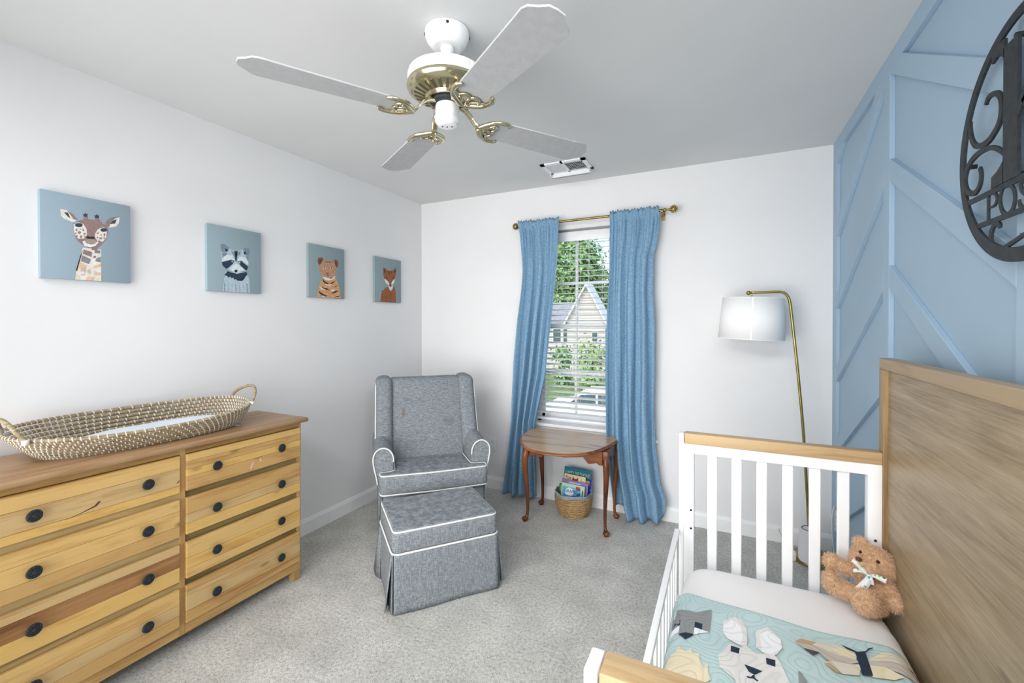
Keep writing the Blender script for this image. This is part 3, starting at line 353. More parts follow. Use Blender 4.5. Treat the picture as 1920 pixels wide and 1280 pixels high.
for k, (y1, y0) in enumerate([(-.921, -.093), (-1.834, -.992), (-2.747, -1.905), (-3.660, -2.818)]):
    for j in range(-1, 8):
        if k % 2 == 0: zt = .28+.42*(j-1)+.42*0; za = zt-.0; zb = za+SL*(y0-y1)      # rises towards the camera
        else: zb = .28+.42*(j-1); za = zb+SL*(y0-y1)
        # za: upper edge at y0 (far end), zb: upper edge at y1 (near end)
        if k % 2 == 0: za, zb = za, zb
        P = clip([(y1, zb-.086), (y0, za-.086), (y0, za), (y1, zb)], .09, 2.37)
        if len(P) >= 3: batten(P)
bt = [(-.0, 0), (.013, 0), (.013, .078), (.009, .088), (.006, .098), (0, .1)]
def baseboard(name, fn): struct(finish(name, MB().prism(bt, 0, 1, fn), M['trim'], smooth=0))
baseboard('baseboard_left', lambda u, v, h: (u, lerp(YN, -.013, h), v))
baseboard('baseboard_back', lambda u, v, h: (lerp(0, FX, h), -u, v))
baseboard('baseboard_near', lambda u, v, h: (lerp(.013, W, h), YN+u, v))

# ---- window
win = MB(); y0, y1 = .085, .15
for a, c in (((WX0, y0, WZ0), (WX0+.03, y1, WZ1)), ((WX1-.03, y0, WZ0), (WX1, y1, WZ1)), ((WX0, y0, WZ1-.03), (WX1, y1, WZ1)), ((WX0, y0, WZ0), (WX1, y1, WZ0+.03))): win.box(a, c)
wobj = struct(finish('window_1', win, M['white'], smooth=0, bevel=.002))
for nm, za, zb, yy, muz in (('upper_sash', 1.33, WZ1-.03, .12, 1.685), ('lower_sash', WZ0+.03, 1.365, .1, .98)):
    s = MB(); xa, xb = WX0+.03, WX1-.03
    for a, c in (((xa, yy, za), (xa+.025, yy+.02, zb)), ((xb-.025, yy, za), (xb, yy+.02, zb)), ((xa, yy, zb-.03), (xb, yy+.02, zb)), ((xa, yy, za), (xb, yy+.02, za+.035))): s.box(a, c)
    so_ = finish('sash', s, M['white'], wobj, smooth=0, bevel=.002)
    finish('muntin', MB().box((1.401, yy+.003, za+.03), (1.419, yy+.017, zb-.03)), M['white'], so_, smooth=0)
    finish('muntin', MB().box((xa+.02, yy+.004, muz-.009), (xb-.02, yy+.016, muz+.009)), M['white'], so_, smooth=0)
    finish('pane', MB().box((xa+.02, yy+.008, za+.02), (xb-.02, yy+.011, zb-.02)), M['glass'], so_, smooth=0)
struct(finish('trim_1', MB().box((WX0-.03, -.02, WZ0-.018), (WX1+.03, .09, WZ0+.004)), M['trim'], smooth=0, bevel=.004))

# ---- blind
bl = thing('window_blind', 'white horizontal slat blind hanging in the window between the blue curtains', 'blind', (1.41, .05, WZ1))
finish('head_rail', rbox((WX0+.004, .018, 2.0), (WX1-.004, .028, 2.072), .004, 2), M['white'], bl)
finish('head_rail_box', MB().box((WX0+.006, .029, 2.03), (WX1-.006, .075, 2.075)), M['white'], bl, smooth=0)
prof = [(-.025, 0), (-.012, .0025), (0, .0032), (.012, .0025), (.025, 0)]
def slat_mb():
    m_ = MB(); n = len(prof); vs = []
    for x in (WX0+.008, WX1-.008):
        for yy, zz in prof: vs.append((x, yy, zz+.0014))
        for yy, zz in reversed(prof): vs.append((x, yy, zz-.0014))
    n2 = 2*n; fs = [(i, (i+1) % n2, n2+(i+1) % n2, n2+i) for i in range(n2)]+[tuple(range(n2))[::-1], tuple(range(n2, 2*n2))]
    return m_.add(vs, fs)
inv = WM[bl.name].inverted(); sl0 = None; NS = 32
for i in range(NS):
    z = .668+i*(1.985-.668)/(NS-1)
    T = inv @ Matrix.Translation((0, .05, z)) @ Matrix.Rotation(math.radians(8), 4, 'X')
    if sl0 is None: sl0 = finish('slat', slat_mb(), M['slat'], bl, local=True, smooth=60); o = sl0
    else: o = sl0.copy(); COL.objects.link(o); o.parent = bl
    o.matrix_local = T
finish('bottom_rail', rbox((WX0+.008, .026, .612), (WX1-.008, .074, .630), .004, 2), M['white'], bl)
for x in (1.19, 1.455, 1.64):
    for yy in (.022, .078): finish('ladder_cord', MB().tube([(x, yy, .62), (x, yy, 2.0)], .0009, 5), M['white'], bl)
for dx in (0, .008): finish('lift_cord', MB().tube([(1.535+dx, .014, 2.01), (1.535+dx, .012, 1.68)], .0011, 5), M['white'], bl)
finish('cord_tassel', MB().lathe([(.002, 0), (.005, .004), (.004, .03), (.002, .035)], 10, Matrix.Translation((1.539, .012, 1.655))), M['white'], bl)

# ---- curtain rod
rod = thing('curtain_rod', 'antique brass curtain rod with knobby ball finials above the window', 'curtain rod', (1.56, 0, 2.135))
RY, RZ = -.09, 2.13
finish('rod', MB().tube([(1.0, RY, RZ), (2.1, RY, RZ+.006)], .009, 14), M['oldbrass'], rod)
for x, s_ in ((.982, -1), (2.150, 1)):
    mb = MB(); c = Vector((x, RY, RZ+(.006 if s_ > 0 else 0))); mb.sphere(c, .025, 20, 12)
    for i in range(40):
        ph = math.acos(1-2*(i+.5)/40); th = PI*(1+5**.5)*i; mb.sphere(c+Vector((math.sin(ph)*math.cos(th), math.sin(ph)*math.sin(th), math.cos(ph)))*.0235, .0046, 6, 4)
    fi = finish('finial', mb, M['oldbrass'], rod)
    T = Matrix.Translation(c) @ Matrix.Rotation(PI/2*(-s_), 4, 'Y')
    finish('finial_neck', MB().lathe([(.012, .02), (.007, .028), (.007, .045), (.013, .052), (.013, .06), (.009, .066), (.009, .075)], 16, T), M['oldbrass'], rod)
for x in (1.03, 2.075):
    mb = MB(); mb.tube([(x, 0, RZ-.01), (x, -.05, RZ-.012), (x, RY, RZ-.012)], .005, 8); mb.box((x-.012, -.006, RZ-.045), (x+.012, 0, RZ+.03)); mb.lathe([(.013, -.006), (.013, .006)], 14, Matrix.Translation((x, RY, RZ)) @ Matrix.Rotation(PI/2, 4, 'Y'))
    finish('bracket', mb, M['oldbrass'], rod)
# ---- curtains
def curtain(LT, RT, BZ, nf, ph, label):
    ztop = 2.165
    def fn(u, v):
        zb = interp(BZ, u); z = lerp(ztop, zb, v)
        if v < .02: z += .006*math.sin(u*97+ph)*(1-v/.02)+.004*math.sin(u*41)
        x0, x1 = interp(LT, z), interp(RT, z)
        us = u+.012*math.sin(u*2*PI*nf*.5+ph)*(1-v)
        x = lerp(x0, x1, us)+.003*math.sin(9*v+u*30)
        wv = noise.noise(Vector((u*3.1, v*1.6, ph)))
        A = lerp(.012, .040, min(1, v*1.4))*(.75+.5*abs(noise.noise(Vector((u*5, ph, 0)))))
        if z > 2.10: A = lerp(.010, .006, (z-2.1)/.06)
        f0 = math.sin(2*PI*nf*(u+.05*wv*v)+ph); f = math.copysign(abs(f0)**.7, f0)+.35*math.sin(2*PI*nf*2.3*u+1.7*ph)*(1-v)**2+.2*math.sin(2*PI*nf*1.7*u+3*wv)+.25*math.sin(2*PI*nf*.5*u+ph*2)
        small = .5*math.sin(2*PI*nf*4.1*u+ph)*max(0, 1-v*7)
        y = -.092+A*1.05*(f+small)*(-1)
        y -= .02*v
        hem = 0
        if 2.105 < z < 2.15: y = -.104+.0035*math.sin(2*PI*nf*3.3*u)+.002*math.sin(2*PI*nf*7*u)
        return (x, min(y, -.02 if z > .11 else -.028), z)
    mb = MB(); mb.grid(fn, 170, 90)
    return mb
cl = thing('curtain', 'blue linen curtain left of the window, narrowing to its hem behind the table leg', 'curtain', (1.1, -.09, 2.13), group='pair of blue linen curtains')
finish('curtain_panel', curtain([(.0, .88), (.03, .891), (.32, .929), (.61, .962), (1.06, .981), (1.4, 1.009), (1.62, 1.036), (1.78, 1.046), (1.88, 1.039), (2.08, 1.02), (2.15, 1.0)],
    [(0, 1.20), (.07, 1.171), (.3, 1.165), (.6, 1.163), (.99, 1.248), (1.29, 1.276), (1.61, 1.31), (1.82, 1.332), (2.15, 1.344)],
    [(0, .035), (.25, .02), (.5, .045), (.75, .03), (1, .06)], 4.2, .4, ''), M['curtain'], cl, smooth=180, solid=.0025)
cr = thing('curtain', 'blue linen curtain right of the window, wider and flaring out at its hem', 'curtain', (1.9, -.09, 2.13), group='pair of blue linen curtains')
finish('curtain_panel', curtain([(0, 1.79), (.09, 1.758), (.4, 1.715), (.59, 1.704), (1.0, 1.70), (1.4, 1.703), (1.78, 1.718), (2.15, 1.721)],
    [(0, 2.11), (.17, 2.102), (.28, 2.063), (.52, 2.035), (.81, 2.027), (1.03, 2.03), (1.4, 2.025), (1.59, 2.012), (1.83, 2.018), (1.94, 2.046), (2.07, 2.06), (2.15, 2.056)],
    [(0, .085), (.23, .08), (.26, .012), (.6, .008), (.63, .02), (.9, .035), (.95, .06), (1, .15)], 3.6, 2.2, ''), M['curtain'], cr, smooth=180, solid=.0025)
solo('tieback_hook', MB().tube([(2.035, 0, .547), (2.035, -.03, .547)], .006, 10).lathe([(.004, 0), (.012, .002), (.012, .006), (.004, .008)], 12, Matrix.Translation((2.035, -.028, .547)) @ Matrix.Rotation(PI/2, 4, 'X')),
     M['plastic'], 'small white tieback peg on the wall right of the curtain', 'hook', (2.035, 0, .547))

# ---- outlets
def outlet(name, origin, rotz, label):
    t = thing(name, label, 'outlet', origin, (0, 0, rotz), group='wall outlets')
    finish('cover_plate', rbox((-.037, -.006, -.06), (.037, 0, .06), .003, 2), M['plastic'], t, local=True)
    for dz in (-.022, .022):
        r = finish('receptacle', rbox((-.017, -.009, dz-.014), (.017, -.004, dz+.014), .003, 2), M['plastic'], t, local=True)
        s = MB(); s.box((-.008, -.0095, dz-.002), (-.006, -.0088, dz+.008)); s.box((.006, -.0095, dz-.002), (.008, -.0088, dz+.008)); s.box((-.002, -.0095, dz-.010), (.002, -.0088, dz-.006))
        finish('slot', s, M['darkslot'], r, local=True, smooth=0)
outlet('wall_outlet', (.728, 0, .368), 0, 'white wall outlet low on the white wall beside the armchair')
outlet('wall_outlet', (FX, -.15, .235), -PI/2, 'wall outlet on the blue wall behind the crib, with cables plugged in')

# ---- ceiling vent
v = thing('ceiling_vent', 'white ceiling air vent with a hanging deflector near the window', 'vent', (1.49, -.35, H))
fr = MB(); x0, x1, ya, yb = 1.335, 1.645, -.46, -.25
for a, c in (((x0, ya, H-.008), (x1, ya+.03, H)), ((x0, yb-.03, H-.008), (x1, yb, H)), ((x0, ya, H-.008), (x0+.03, yb, H)), ((x1-.03, ya, H-.008), (x1, yb, H)), ((1.475, ya, H-.008), (1.49, yb, H))): fr.box(a, c)
finish('vent_frame', fr, M['white'], v, smooth=0)
finish('vent_backing', MB().box((x0+.01, ya+.01, H-.0015), (x1-.01, yb-.01, H-.0005)), M['darkslot'], v, smooth=0)
for k in range(10):
    x = x0+.037+k*.0112; T = Matrix.Translation((x, 0, H-.005)) @ Matrix.Rotation(math.radians(-38), 4, 'Y')
    finish('louver', MB().box((-.0055, ya+.03, -.0006), (.0055, yb-.03, .0006), T), M['white'], v, smooth=0)
for k in range(9):
    x = 1.496+k*.0133; T = Matrix.Translation((x, 0, H-.005)) @ Matrix.Rotation(math.radians(52), 4, 'Y')
    finish('louver', MB().box((-.0045, ya+.03, -.0006), (.0045, yb-.03, .0006), T), M['white'], v, smooth=0)
for k in range(5): finish('cross_bar', MB().box((1.49, ya+.052+k*.027, H-.004), (x1-.03, ya+.054+k*.027, H-.002)), M['white'], v, smooth=0)
d = MB(); d.box((x0+.012, yb-.012, H-.034), (x1-.012, yb-.008, H-.008)); d.box((x0+.012, yb-.012, H-.034), (x0+.016, yb-.05, H-.008)); d.box((x1-.016, yb-.05, H-.034), (x1-.012, yb-.012, H-.008))
finish('deflector', d, M['white'], v, smooth=0)
finish('deflector_wire', MB().tube([(x0+.014, yb-.012, H-.01), (x0+.014, yb-.012, H-.034), (x0+.02, yb-.014, H-.04), (x1-.02, yb-.014, H-.04), (x1-.014, yb-.012, H-.034), (x1-.014, yb-.012, H-.01)], .0012, 6), M['black'], v)
for x in (x0+.012, x1+.004): finish('clip', MB().lathe([(.006, 0), (.006, .008)], 10, Matrix.Translation((x, yb-.02, H-.017))), M['black'], v)

# ================================================================ CANVASES
def canvas(key, ya, yb, za, zb, mat, label):
    t = thing('canvas_painting', label, 'painting', (0, (ya+yb)/2, za), group='animal canvas paintings on the left wall')
    finish('canvas', rbox((.0005, ya, za), (.020, yb, zb), .002, 2), mat, t)
    cols = []; mb = MB(); 
    for i, (c, pl) in enumerate(DATA[key]):
        if c not in cols: cols.append(c)
        mb.cm = cols.index(c); x = .0202+i*.00002
        P = [(min(max(u, ya+.001), yb-.001), min(max(w, za+.001), zb-.001)) for u, w in pl]
        bm = bmesh.new(); vs = [bm.verts.new((x, u, w)) for u, w in P]
        try: bm.faces.new(vs)
        except Exception: bm.free(); continue
        bmesh.ops.triangulate(bm, faces=bm.faces[:]); bm.verts.index_update()
        mb.add([v_.co.copy() for v_ in bm.verts], [tuple(v_.index for v_ in f_.verts) for f_ in bm.faces]); bm.free()
    o = finish('painted_'+key, mb, [pmat(c) for c in cols], t, smooth=0)
    for p in o.data.polygons:
        if p.normal.x < 0: p.flip()
canvas('giraffe', -2.456, -2.162, 1.557, 1.908, M['canvas1'], 'square blue canvas of a giraffe head, largest and leftmost of the four')
canvas('raccoon', -1.834, -1.536, 1.546, 1.899, M['canvas2'], 'blue canvas painted with a grey raccoon in a dark eye mask')
canvas('tiger', -1.212, -.912, 1.546, 1.896, M['canvas3'], 'blue grey canvas painted with an orange tiger cub with dark stripes')
canvas('fox', -.611, -.304, 1.541, 1.893, M['canvas3'], 'blue grey canvas painted with a brown fox, nearest the room corner')

# ================================================================ DRESSER
dr = thing('dresser', 'wide rustic wooden dresser with eight drawers and round black knobs', 'dresser', (.40, -1.585, 0), (math.radians(-.5), 0, 0))
WMd = WM[dr.name]; WM[dr.name] = Matrix.Translation((.40, -1.585, 0))   # build upright, the Empty tilts it a touch
YR, YL = -1.585, -2.752
finish('carcass', MB().box((.02, YL+.008, .07), (.384, YR-.008, .845)), M['w_inner'], dr, smooth=0)
for y in (YR, YL+.018): finish('side_panel', MB().box((.02, y-.018, .055), (.398, y, .845)), M['w_frame'], dr, smooth=0, bevel=.0015)
for a, c in ((YR-.016, YR), (-2.168, -2.147), (YL, YL+.022)): finish('stile', MB().box((.384, a, .055), (.402, c, .845)), M['w_framez'], dr, smooth=0, bevel=.001)
for a, c in ((YR-.016, -2.147), (-2.168, YL+.022)):
    for z0, z1 in ((.818, .845), (.055, .104)): finish('rail', MB().box((.384, c, z0), (.401, a, z1)), M['w_frame'], dr, smooth=0, bevel=.001)
for x in (.02, .362):
    for y in (YR-.04, YL): finish('leg', MB().box((x, y, 0), (x+.038, y+.04, .056)), M['w_framez'], dr, smooth=0, bevel=.002)
tp = finish('top_panel', rbox((.012, YL-.025, .845), (.438, -1.562, .868), .008, 3), M['w_top'], dr)
for a, c in ((-.0, .1), ): pass
def knob_mb():
    m_ = MB(); T = Matrix.Rotation(PI/2, 4, 'Y')
    m_.lathe([(.007, 0), (.007, .010), (.0185, .013), (.0205, .0165), (.0195, .0195), (.014, .021), (.0135, .0195), (.006, .0195), (.0055, .022), (.0005, .0225)], 28, T)
    for k in range(12):
        a = 2*PI*k/12; m_.sphere((.0205, .0165*math.cos(a), .0165*math.sin(a)), .0028, 6, 4, (.6, 1, 1)); m_.sphere((.020, .010*math.cos(a+.26), .010*math.sin(a+.26)), .0022, 6, 4, (.6, 1, 1))
    return m_
DZ = [(.663, .817), (.479, .634), (.293, .446), (.105, .262)]
SCH = {'R0': [('w_light', .20), ('w_tan', .22), ('w_yellow', .2), ('w_tan', .38)], 'R1': [('w_tan', .45), ('w_pale', .25), ('w_yellow', .3)], 'R2': [('w_light', .45), ('w_yellow', .3), ('w_light', .25)], 'R3': [('w_tan', .18), ('w_pale', .5), ('w_tan', .32)],
       'L0': [('w_light', .34), ('w_pale', .46), ('w_yellow', .2)], 'L1': [('w_light', .3), ('w_light', .4), ('w_tan', .3)], 'L2': [('w_pale', .22), ('w_brown', .38), ('w_yellow', .4)], 'L3': [('w_light', .4), ('w_pale', .3), ('w_tan', .3)]}
kn0 = None
for side, (a, c), ks in (('R', (YR-.0165, -2.150), (-1.720, -2.035)), ('L', (-2.176, YL+.0225), (-2.294, -2.609))):
    for k, (z0, z1) in enumerate(DZ):
        dw = finish('drawer', MB().box((.380, c+.002, z0+.002), (.404, a-.002, z1-.002)), M['w_inner'], dr, smooth=0)
        z = z1
        for mt, fr_ in SCH[side+str(k)]:
            zz = z-fr_*(z1-z0); finish('board', MB().box((.403, c, zz+.0004), (.419, a, z-.0004)), M[mt], dw, smooth=0, bevel=.0012, seg=1); z = zz
        for ky in ks:
            zk = (z0+z1)/2+(0 if k else 0)
            if kn0 is None: kn0 = finish('knob', knob_mb(), M['black'], dw, local=True, smooth=50); o = kn0
            else: o = kn0.copy(); COL.objects.link(o); o.parent = dw
            o.location = (.419-.40, ky+1.585, zk)
for k in range(3):
    z0, z1 = DZ[k+1][1], DZ[k][0]
    finish('rail', MB().box((.384, YL+.022, z0-.01), (.399, -2.168, z1+.01)), M['w_rail'], dr, smooth=0); finish('rail', MB().box((.384, -2.147, z0-.01), (.391, YR-.016, z1+.01)), M['w_inner'], dr, smooth=0)
finish('wood_crack', MB().prism([(-2.535, .6915), (-2.49, .700), (-2.452, .712), (-2.440, .724), (-2.433, .722), (-2.446, .708), (-2.49, .6975)], .4188, .4193, lambda u, v_, h: (h, u, v_)), M['crack'], dr, smooth=0)
finish('wood_knot', MB().prism([(-2.19, .706), (-2.184, .714), (-2.176, .718), (-2.182, .709)], .4188, .4193, lambda u, v_, h: (h, u, v_)), M['crack'], dr, smooth=0)
for pl in ([(-1.878, .675), (-1.872, .672), (-1.862, .690), (-1.858, .706), (-1.864, .706), (-1.872, .688)], [(-1.83, .704), (-1.822, .698), (-1.815, .702), (-1.822, .708), (-1.824, .720), (-1.828, .714)]):
    finish('paint_spot', MB().prism(pl, .4188, .4193, lambda u, v_, h: (h, u, v_)), M['spot'], dr, smooth=0)
WM[dr.name] = WMd

# ---- seagrass changing basket
bk = thing('changing_basket', 'long woven seagrass changing basket with rope handles on the dresser', 'basket', (.2, -2.15, .877))
BZ0 = .872
def ring(t, th, off=0):
    """t 0 = base, 1 = rim"""
    e = 2.35; ct, s_ = math.cos(th), math.sin(th)
    L = lerp(.350, .422, t**.8)+off; Wd = lerp(.140, .178, t**.8)+off
    x = math.copysign(abs(s_)**(2/e), s_)*Wd; y = math.copysign(abs(ct)**(2/e), ct)*L
    cx, cy = lerp(.198, .205, t), lerp(-2.160, -2.186, t)
    rim = .094-.024*(x/.178)+.012*(abs(y)/.422)**2
    z = BZ0+.009+t*(rim-.006)
    ca, sa = math.cos(.05), math.sin(.05)
    return Vector((cx+x*ca+y*sa, cy+y*ca-x*sa, z))
NR = 8; NT = 110
for i in range(NR):
    t = i/(NR-1); finish('coil', MB().tube([ring(t, 2*PI*k/NT) for k in range(NT)], .0075, 7, closed=True), M['rope'], bk, smooth=180)
st = MB(); NSW = 96
for i in range(NR):
    t = i/(NR-1)
    for k in range(NSW):
        th = 2*PI*(k+.3*i)/NSW; c = ring(t, th); o_ = ring(t, th, .0075); n_ = (o_-c).normalized(); tg = (ring(t, th+.01)-c).normalized()
        up = Vector((0, 0, 1)); w_ = .0019
        pts = []
        for a in (-100, -60, -20, 20, 60, 100, 140, 180, 220):
            r_ = math.radians(a); pts.append(c+n_*math.cos(r_)*.0083+up*math.sin(r_)*.0083+tg*(.0035*(a/100)))
        for q in range(len(pts)-1):
            a_, b_ = pts[q], pts[q+1]; st.add([a_-tg*w_, a_+tg*w_, b_+tg*w_, b_-tg*w_], [(0, 1, 2, 3)])
stuff(finish('stitches', st, M['ropewhite'], bk, smooth=180))
bm_ = MB(); n_ = 64; vs = [ring(0, 2*PI*k/n_)-Vector((0, 0, .006)) for k in range(n_)]; vs2 = [x+Vector((0, 0, .008)) for x in vs]
bm_.add(vs+vs2, [tuple(range(n_))[::-1], tuple(range(n_, 2*n_))]+[(i, (i+1) % n_, n_+(i+1) % n_, n_+i) for i in range(n_)]); finish('base', bm_, M['rope'], bk, smooth=0)
def handle(pts):
    P = crom(pts, 8); h = finish('handle', MB().tube(P, .0075, 8), M['rope'], bk, smooth=180)
    w = MB()
    for e_ in (P[0], P[-1]): w.tube([e_-Vector((0, 0, .012)), e_+Vector((0, 0, .006))], .0105, 8)
    finish('handle_wrap', w, M['ropewhite'], h, smooth=180)
handle([(.115, -1.775, .985), (.135, -1.755, 1.02), (.19, -1.735, 1.045), (.245, -1.735, 1.045), (.285, -1.755, 1.015), (.300, -1.782, .972)])
handle([(.125, -2.590, .985), (.14, -2.605, 1.02), (.18, -2.615, 1.040), (.235, -2.612, 1.036), (.275, -2.602, 1.01), (.292, -2.580, .968)])
finish('paper_tag', MB().box((.292, -1.868, .8725), (.306, -1.845, .8735)), M['white'], bk, smooth=0)
pd = MB()
def padf(u, v_):
    th = u*2*PI; r_ = v_; base = ring(.05, th, -.012); ctr = Vector((.2, -2.15, 0))
    x = lerp(ctr.x, base.x, r_); y = lerp(ctr.y, base.y, r_)
    edge = (1-r_**6); z = .884+.038*edge+.012*r_*r_*edge+.006*noise.noise(Vector((x*9, y*7, 0)))
    return (x, y, z)
pd.grid(padf, 60, 16, closeu=True)
solo('changing_pad', pd, M['pad'], 'pale blue soft pad lying inside the long seagrass basket', 'pad', (.2, -2.15, .884), smooth=180)
# ================================================================ ARMCHAIR (local: x right, y back, z up)
ch = thing('armchair', 'grey linen wingback armchair with white piping in the room corner', 'armchair', (.885, -1.02, 0), (0, 0, math.radians(44)))
FAB = M['chair_fabric']
def shear(mb, z0, k, tw=0):
    for v_ in mb.v: v_.y += (v_.z-z0)*k
    return mb
def part(name, mb, mt=FAB, p=ch, **kw): return finish(name, mb, mt, p, local=True, **kw)
def rounded(poly, r, n=5):
    out = []; L = len(poly)
    for i in range(L):
        p0, p1, p2 = Vector(poly[i-1]), Vector(poly[i]), Vector(poly[(i+1) % L])
        a = (p0-p1); b_ = (p2-p1); rr = min(r, a.length*.49, b_.length*.49); a = p1+a.normalized()*rr; b_ = p1+b_.normalized()*rr
        for k in range(n+1):
            t = k/n; q = a*(1-t)**2+p1*2*t*(1-t)+b_*t*t; out.append((q.x, q.y))
    return out
tpoly = rounded([(-.325, .0), (0, -.014), (.325, .0), (.335, .082), (.243, .088), (.235, .37), (-.235, .37), (-.243, .088), (-.335, .082)], .03)
def cushion(poly, z0, z1, crown, r):
    """puffy cushion over a 2-D outline"""
    m_ = MB(); n = len(poly); cx = sum(p[0] for p in poly)/n; cy = sum(p[1] for p in poly)/n
    lay = [(r, z0, 0), (r*.3, z0+r*.3, 0), (0, z0+r, 0), (0, z1-r, 0), (r*.3, z1-r*.3, 0), (r, z1, 0)]
    vs = []; P = [Vector(p) for p in poly]
    def inset(d):
        out = []
        for i in range(n):
            t = (P[(i+1) % n]-P[i-1]).normalized(); nn = Vector((-t.y, t.x)); out.append(P[i]+nn*d)
        return out
    fs = []
    for d, z, _ in lay: vs += [(q.x, q.y, z) for q in inset(d)]
    for i in range(len(lay)-1):
        for k in range(n): fs.append((i*n+k, i*n+(k+1) % n, (i+1)*n+(k+1) % n, (i+1)*n+k))
    m_.add(vs, fs)
    top = inset(r); 
    for zz, sg in ((z1, 1), (z0, -1)):
        bm = bmesh.new(); v_ = [bm.verts.new((q.x, q.y, zz)) for q in top]; bm.faces.new(v_)
        bmesh.ops.triangulate(bm, faces=bm.faces[:]); bmesh.ops.subdivide_edges(bm, edges=[e for e in bm.edges if not e.is_boundary], cuts=0)
        bm.verts.index_update(); m_.add([x.co.copy() for x in bm.verts], [tuple(x.index for x in f_.verts) for f_ in bm.faces]); bm.free()
    return m_, inset
cu, ins = cushion(tpoly, .355, .480, .01, .022)
sc_ = part('seat_cushion', cu, smooth=60)
for z in (.474, .361): finish('piping', MB().tube([(q.x, q.y, z) for q in ins(.006)], .0048, 6, closed=True), M['piping'], sc_, local=True, smooth=180)
sk = rounded([(-.312, .03), (.312, .03), (.312, .60), (-.312, .60)], .02)
bs = MB(); n = len(sk); bs.add([(x*1.02, .315+(y-.315)*1.02, .012) for x, y in sk]+[(x, y, .352) for x, y in sk], [(i, (i+1) % n, n+(i+1) % n, n+i) for i in range(n)]+[tuple(range(n, 2*n)), tuple(range(n))[::-1]])
part('skirt', bs, smooth=50)
for s_ in (-1, 1):
    part('pleat_flap', MB().add([(s_*.319, .02, .012), (s_*.335, .10, .012), (s_*.315, .03, .34), (s_*.318, .09, .34)], [(0, 1, 3, 2)]), solid=.004)
# arms
def armprof(s_):
    p = [(.243, .30), (.243, .53), (.246, .565), (.262, .597), (.288, .615), (.315, .617), (.340, .604), (.357, .58), (.362, .545), (.356, .50), (.345, .45), (.336, .40), (.332, .30)]
    return [(s_*x, z) for x, z in p]
for s_ in (-1, 1):
    pr = armprof(s_); m_ = MB().prism(pr, 0, 1, lambda u, w, h: (u+s_*0*h, lerp(.092, .52, h), w+.03*h*(1 if w > .5 else 0)))
    ar = part('arm', m_, smooth=50, bevel=.006)
    finish('piping', MB().tube(crom([(u, .089, w) for u, w in pr[1:12]], 4), .0048, 6), M['piping'], ar, local=True, smooth=180)
    part('arm_side', MB().prism([(s_*.30, .02), (s_*.328, .02), (s_*.334, .34), (s_*.30, .34)], 0, 1, lambda u, w, h: (u, lerp(.10, .58, h), w)), smooth=50)
# back
bk_ = rbox((-.252, .300, .40), (.252, .43, .985), .03, 4)
for v_ in bk_.v:
    v_.y += (v_.z-.42)*.33
    if v_.z > .8: v_.z += .012*(1-(v_.x/.25)**2)
    if v_.y < .36+(v_.z-.42)*.33: v_.y -= .018*(1-(v_.x/.26)**2)*math.sin(min(1, max(0, (v_.z-.42)/.55))*PI)
part('backrest', bk_, smooth=60)
ob = rbox((-.325, .42, .06), (.325, .475, .955), .02, 3); shear(ob, .42, .33)
for v_ in ob.v:
    if v_.z < .42: v_.y += (.42-v_.z)*.33*.8
part('outer_back', ob, smooth=60)
for s_ in (-1, 1):
    w_ = rbox((s_*.236 if s_ > 0 else -.345, .255, .50), (.345 if s_ > 0 else -.236, .46, 1.0), .042, 5); shear(w_, .42, .33)
    for v_ in w_.v:
        if v_.z > .9: v_.z -= .012*(abs(v_.x)-.236)/.11*0
        v_.x += s_*.012*max(0, (v_.z-.6)/.4)*(-.5)
    wg = part('wing', w_, smooth=60)
    P = [(s_*.345, .30+(z-.42)*.33, z) for z in (.56, .65, .75, .85, .93)]+[(s_*.335, .33+(.98-.42)*.33, .978), (s_*.31, .40+.58*.33, .992)]
    finish('piping', MB().tube(crom([(x-s_*.006*max(0, (z-.6)/.4), y-.012, z) for x, y, z in P], 4), .0048, 6), M['piping'], wg, local=True, smooth=180)

# ================================================================ OTTOMAN
ot = thing('ottoman', 'grey linen ottoman with white piping and a skirt, before the armchair', 'ottoman', (1.072, -1.27, 0), (0, 0, math.radians(50.5)))
OF = M['ottoman_fabric']; A_, B_ = .268, .208
oc = [(-A_, -B_), (A_, -B_), (A_, B_), (-A_, B_)]
cu, ins = cushion(rounded(oc, .035), .283, .387, 0, .014)
for v_ in cu.v:
    if v_.z > .38: v_.z += .006
oc_ = part('cushion', cu, OF, ot, smooth=60)
finish('piping', MB().tube([(q.x, q.y, .385) for q in ins(.006)], .005, 6, closed=True), M['piping'], oc_, local=True, smooth=180)
finish('piping', MB().tube([(q.x, q.y, .285) for q in ins(-.002)], .005, 6, closed=True), M['piping'], oc_, local=True, smooth=180)
part('frame', MB().box((-A_+.03, -B_+.03, .02), (A_-.03, B_-.03, .29)), OF, ot, smooth=0)
def skirt(ax, sgn, half, off):
    def fn(u, v_):
        t = lerp(-half, half, u); z = lerp(.284, .006, v_); o_ = off+.006*v_+.003*math.sin(u*9+sgn)*v_
        return (t*(1+.004*v_), sgn*o_, z) if ax == 'y' else (sgn*o_, t, z)
    return MB().grid(fn, 30, 12)
for ax, sgn in (('y', -1), ('y', 1), ('x', -1), ('x', 1)):
    half, off = (A_-.004, B_) if ax == 'y' else (B_-.004, A_)
    part('skirt_panel', skirt(ax, sgn, half, off), OF, ot, smooth=180, solid=.004)
for sx in (-1, 1):
    for sy in (-1, 1):
        part('pleat_flap', MB().add([(sx*(A_+.001), sy*(B_-.012), .28), (sx*(A_+.001), sy*(B_-.06), .28), (sx*(A_+.034), sy*(B_-.012), .03), (sx*(A_+.012), sy*(B_-.085), .008), (sx*(A_+.03), sy*(B_-.045), .004)], [(0, 1, 3, 4, 2)]), OF, ot, solid=.004)

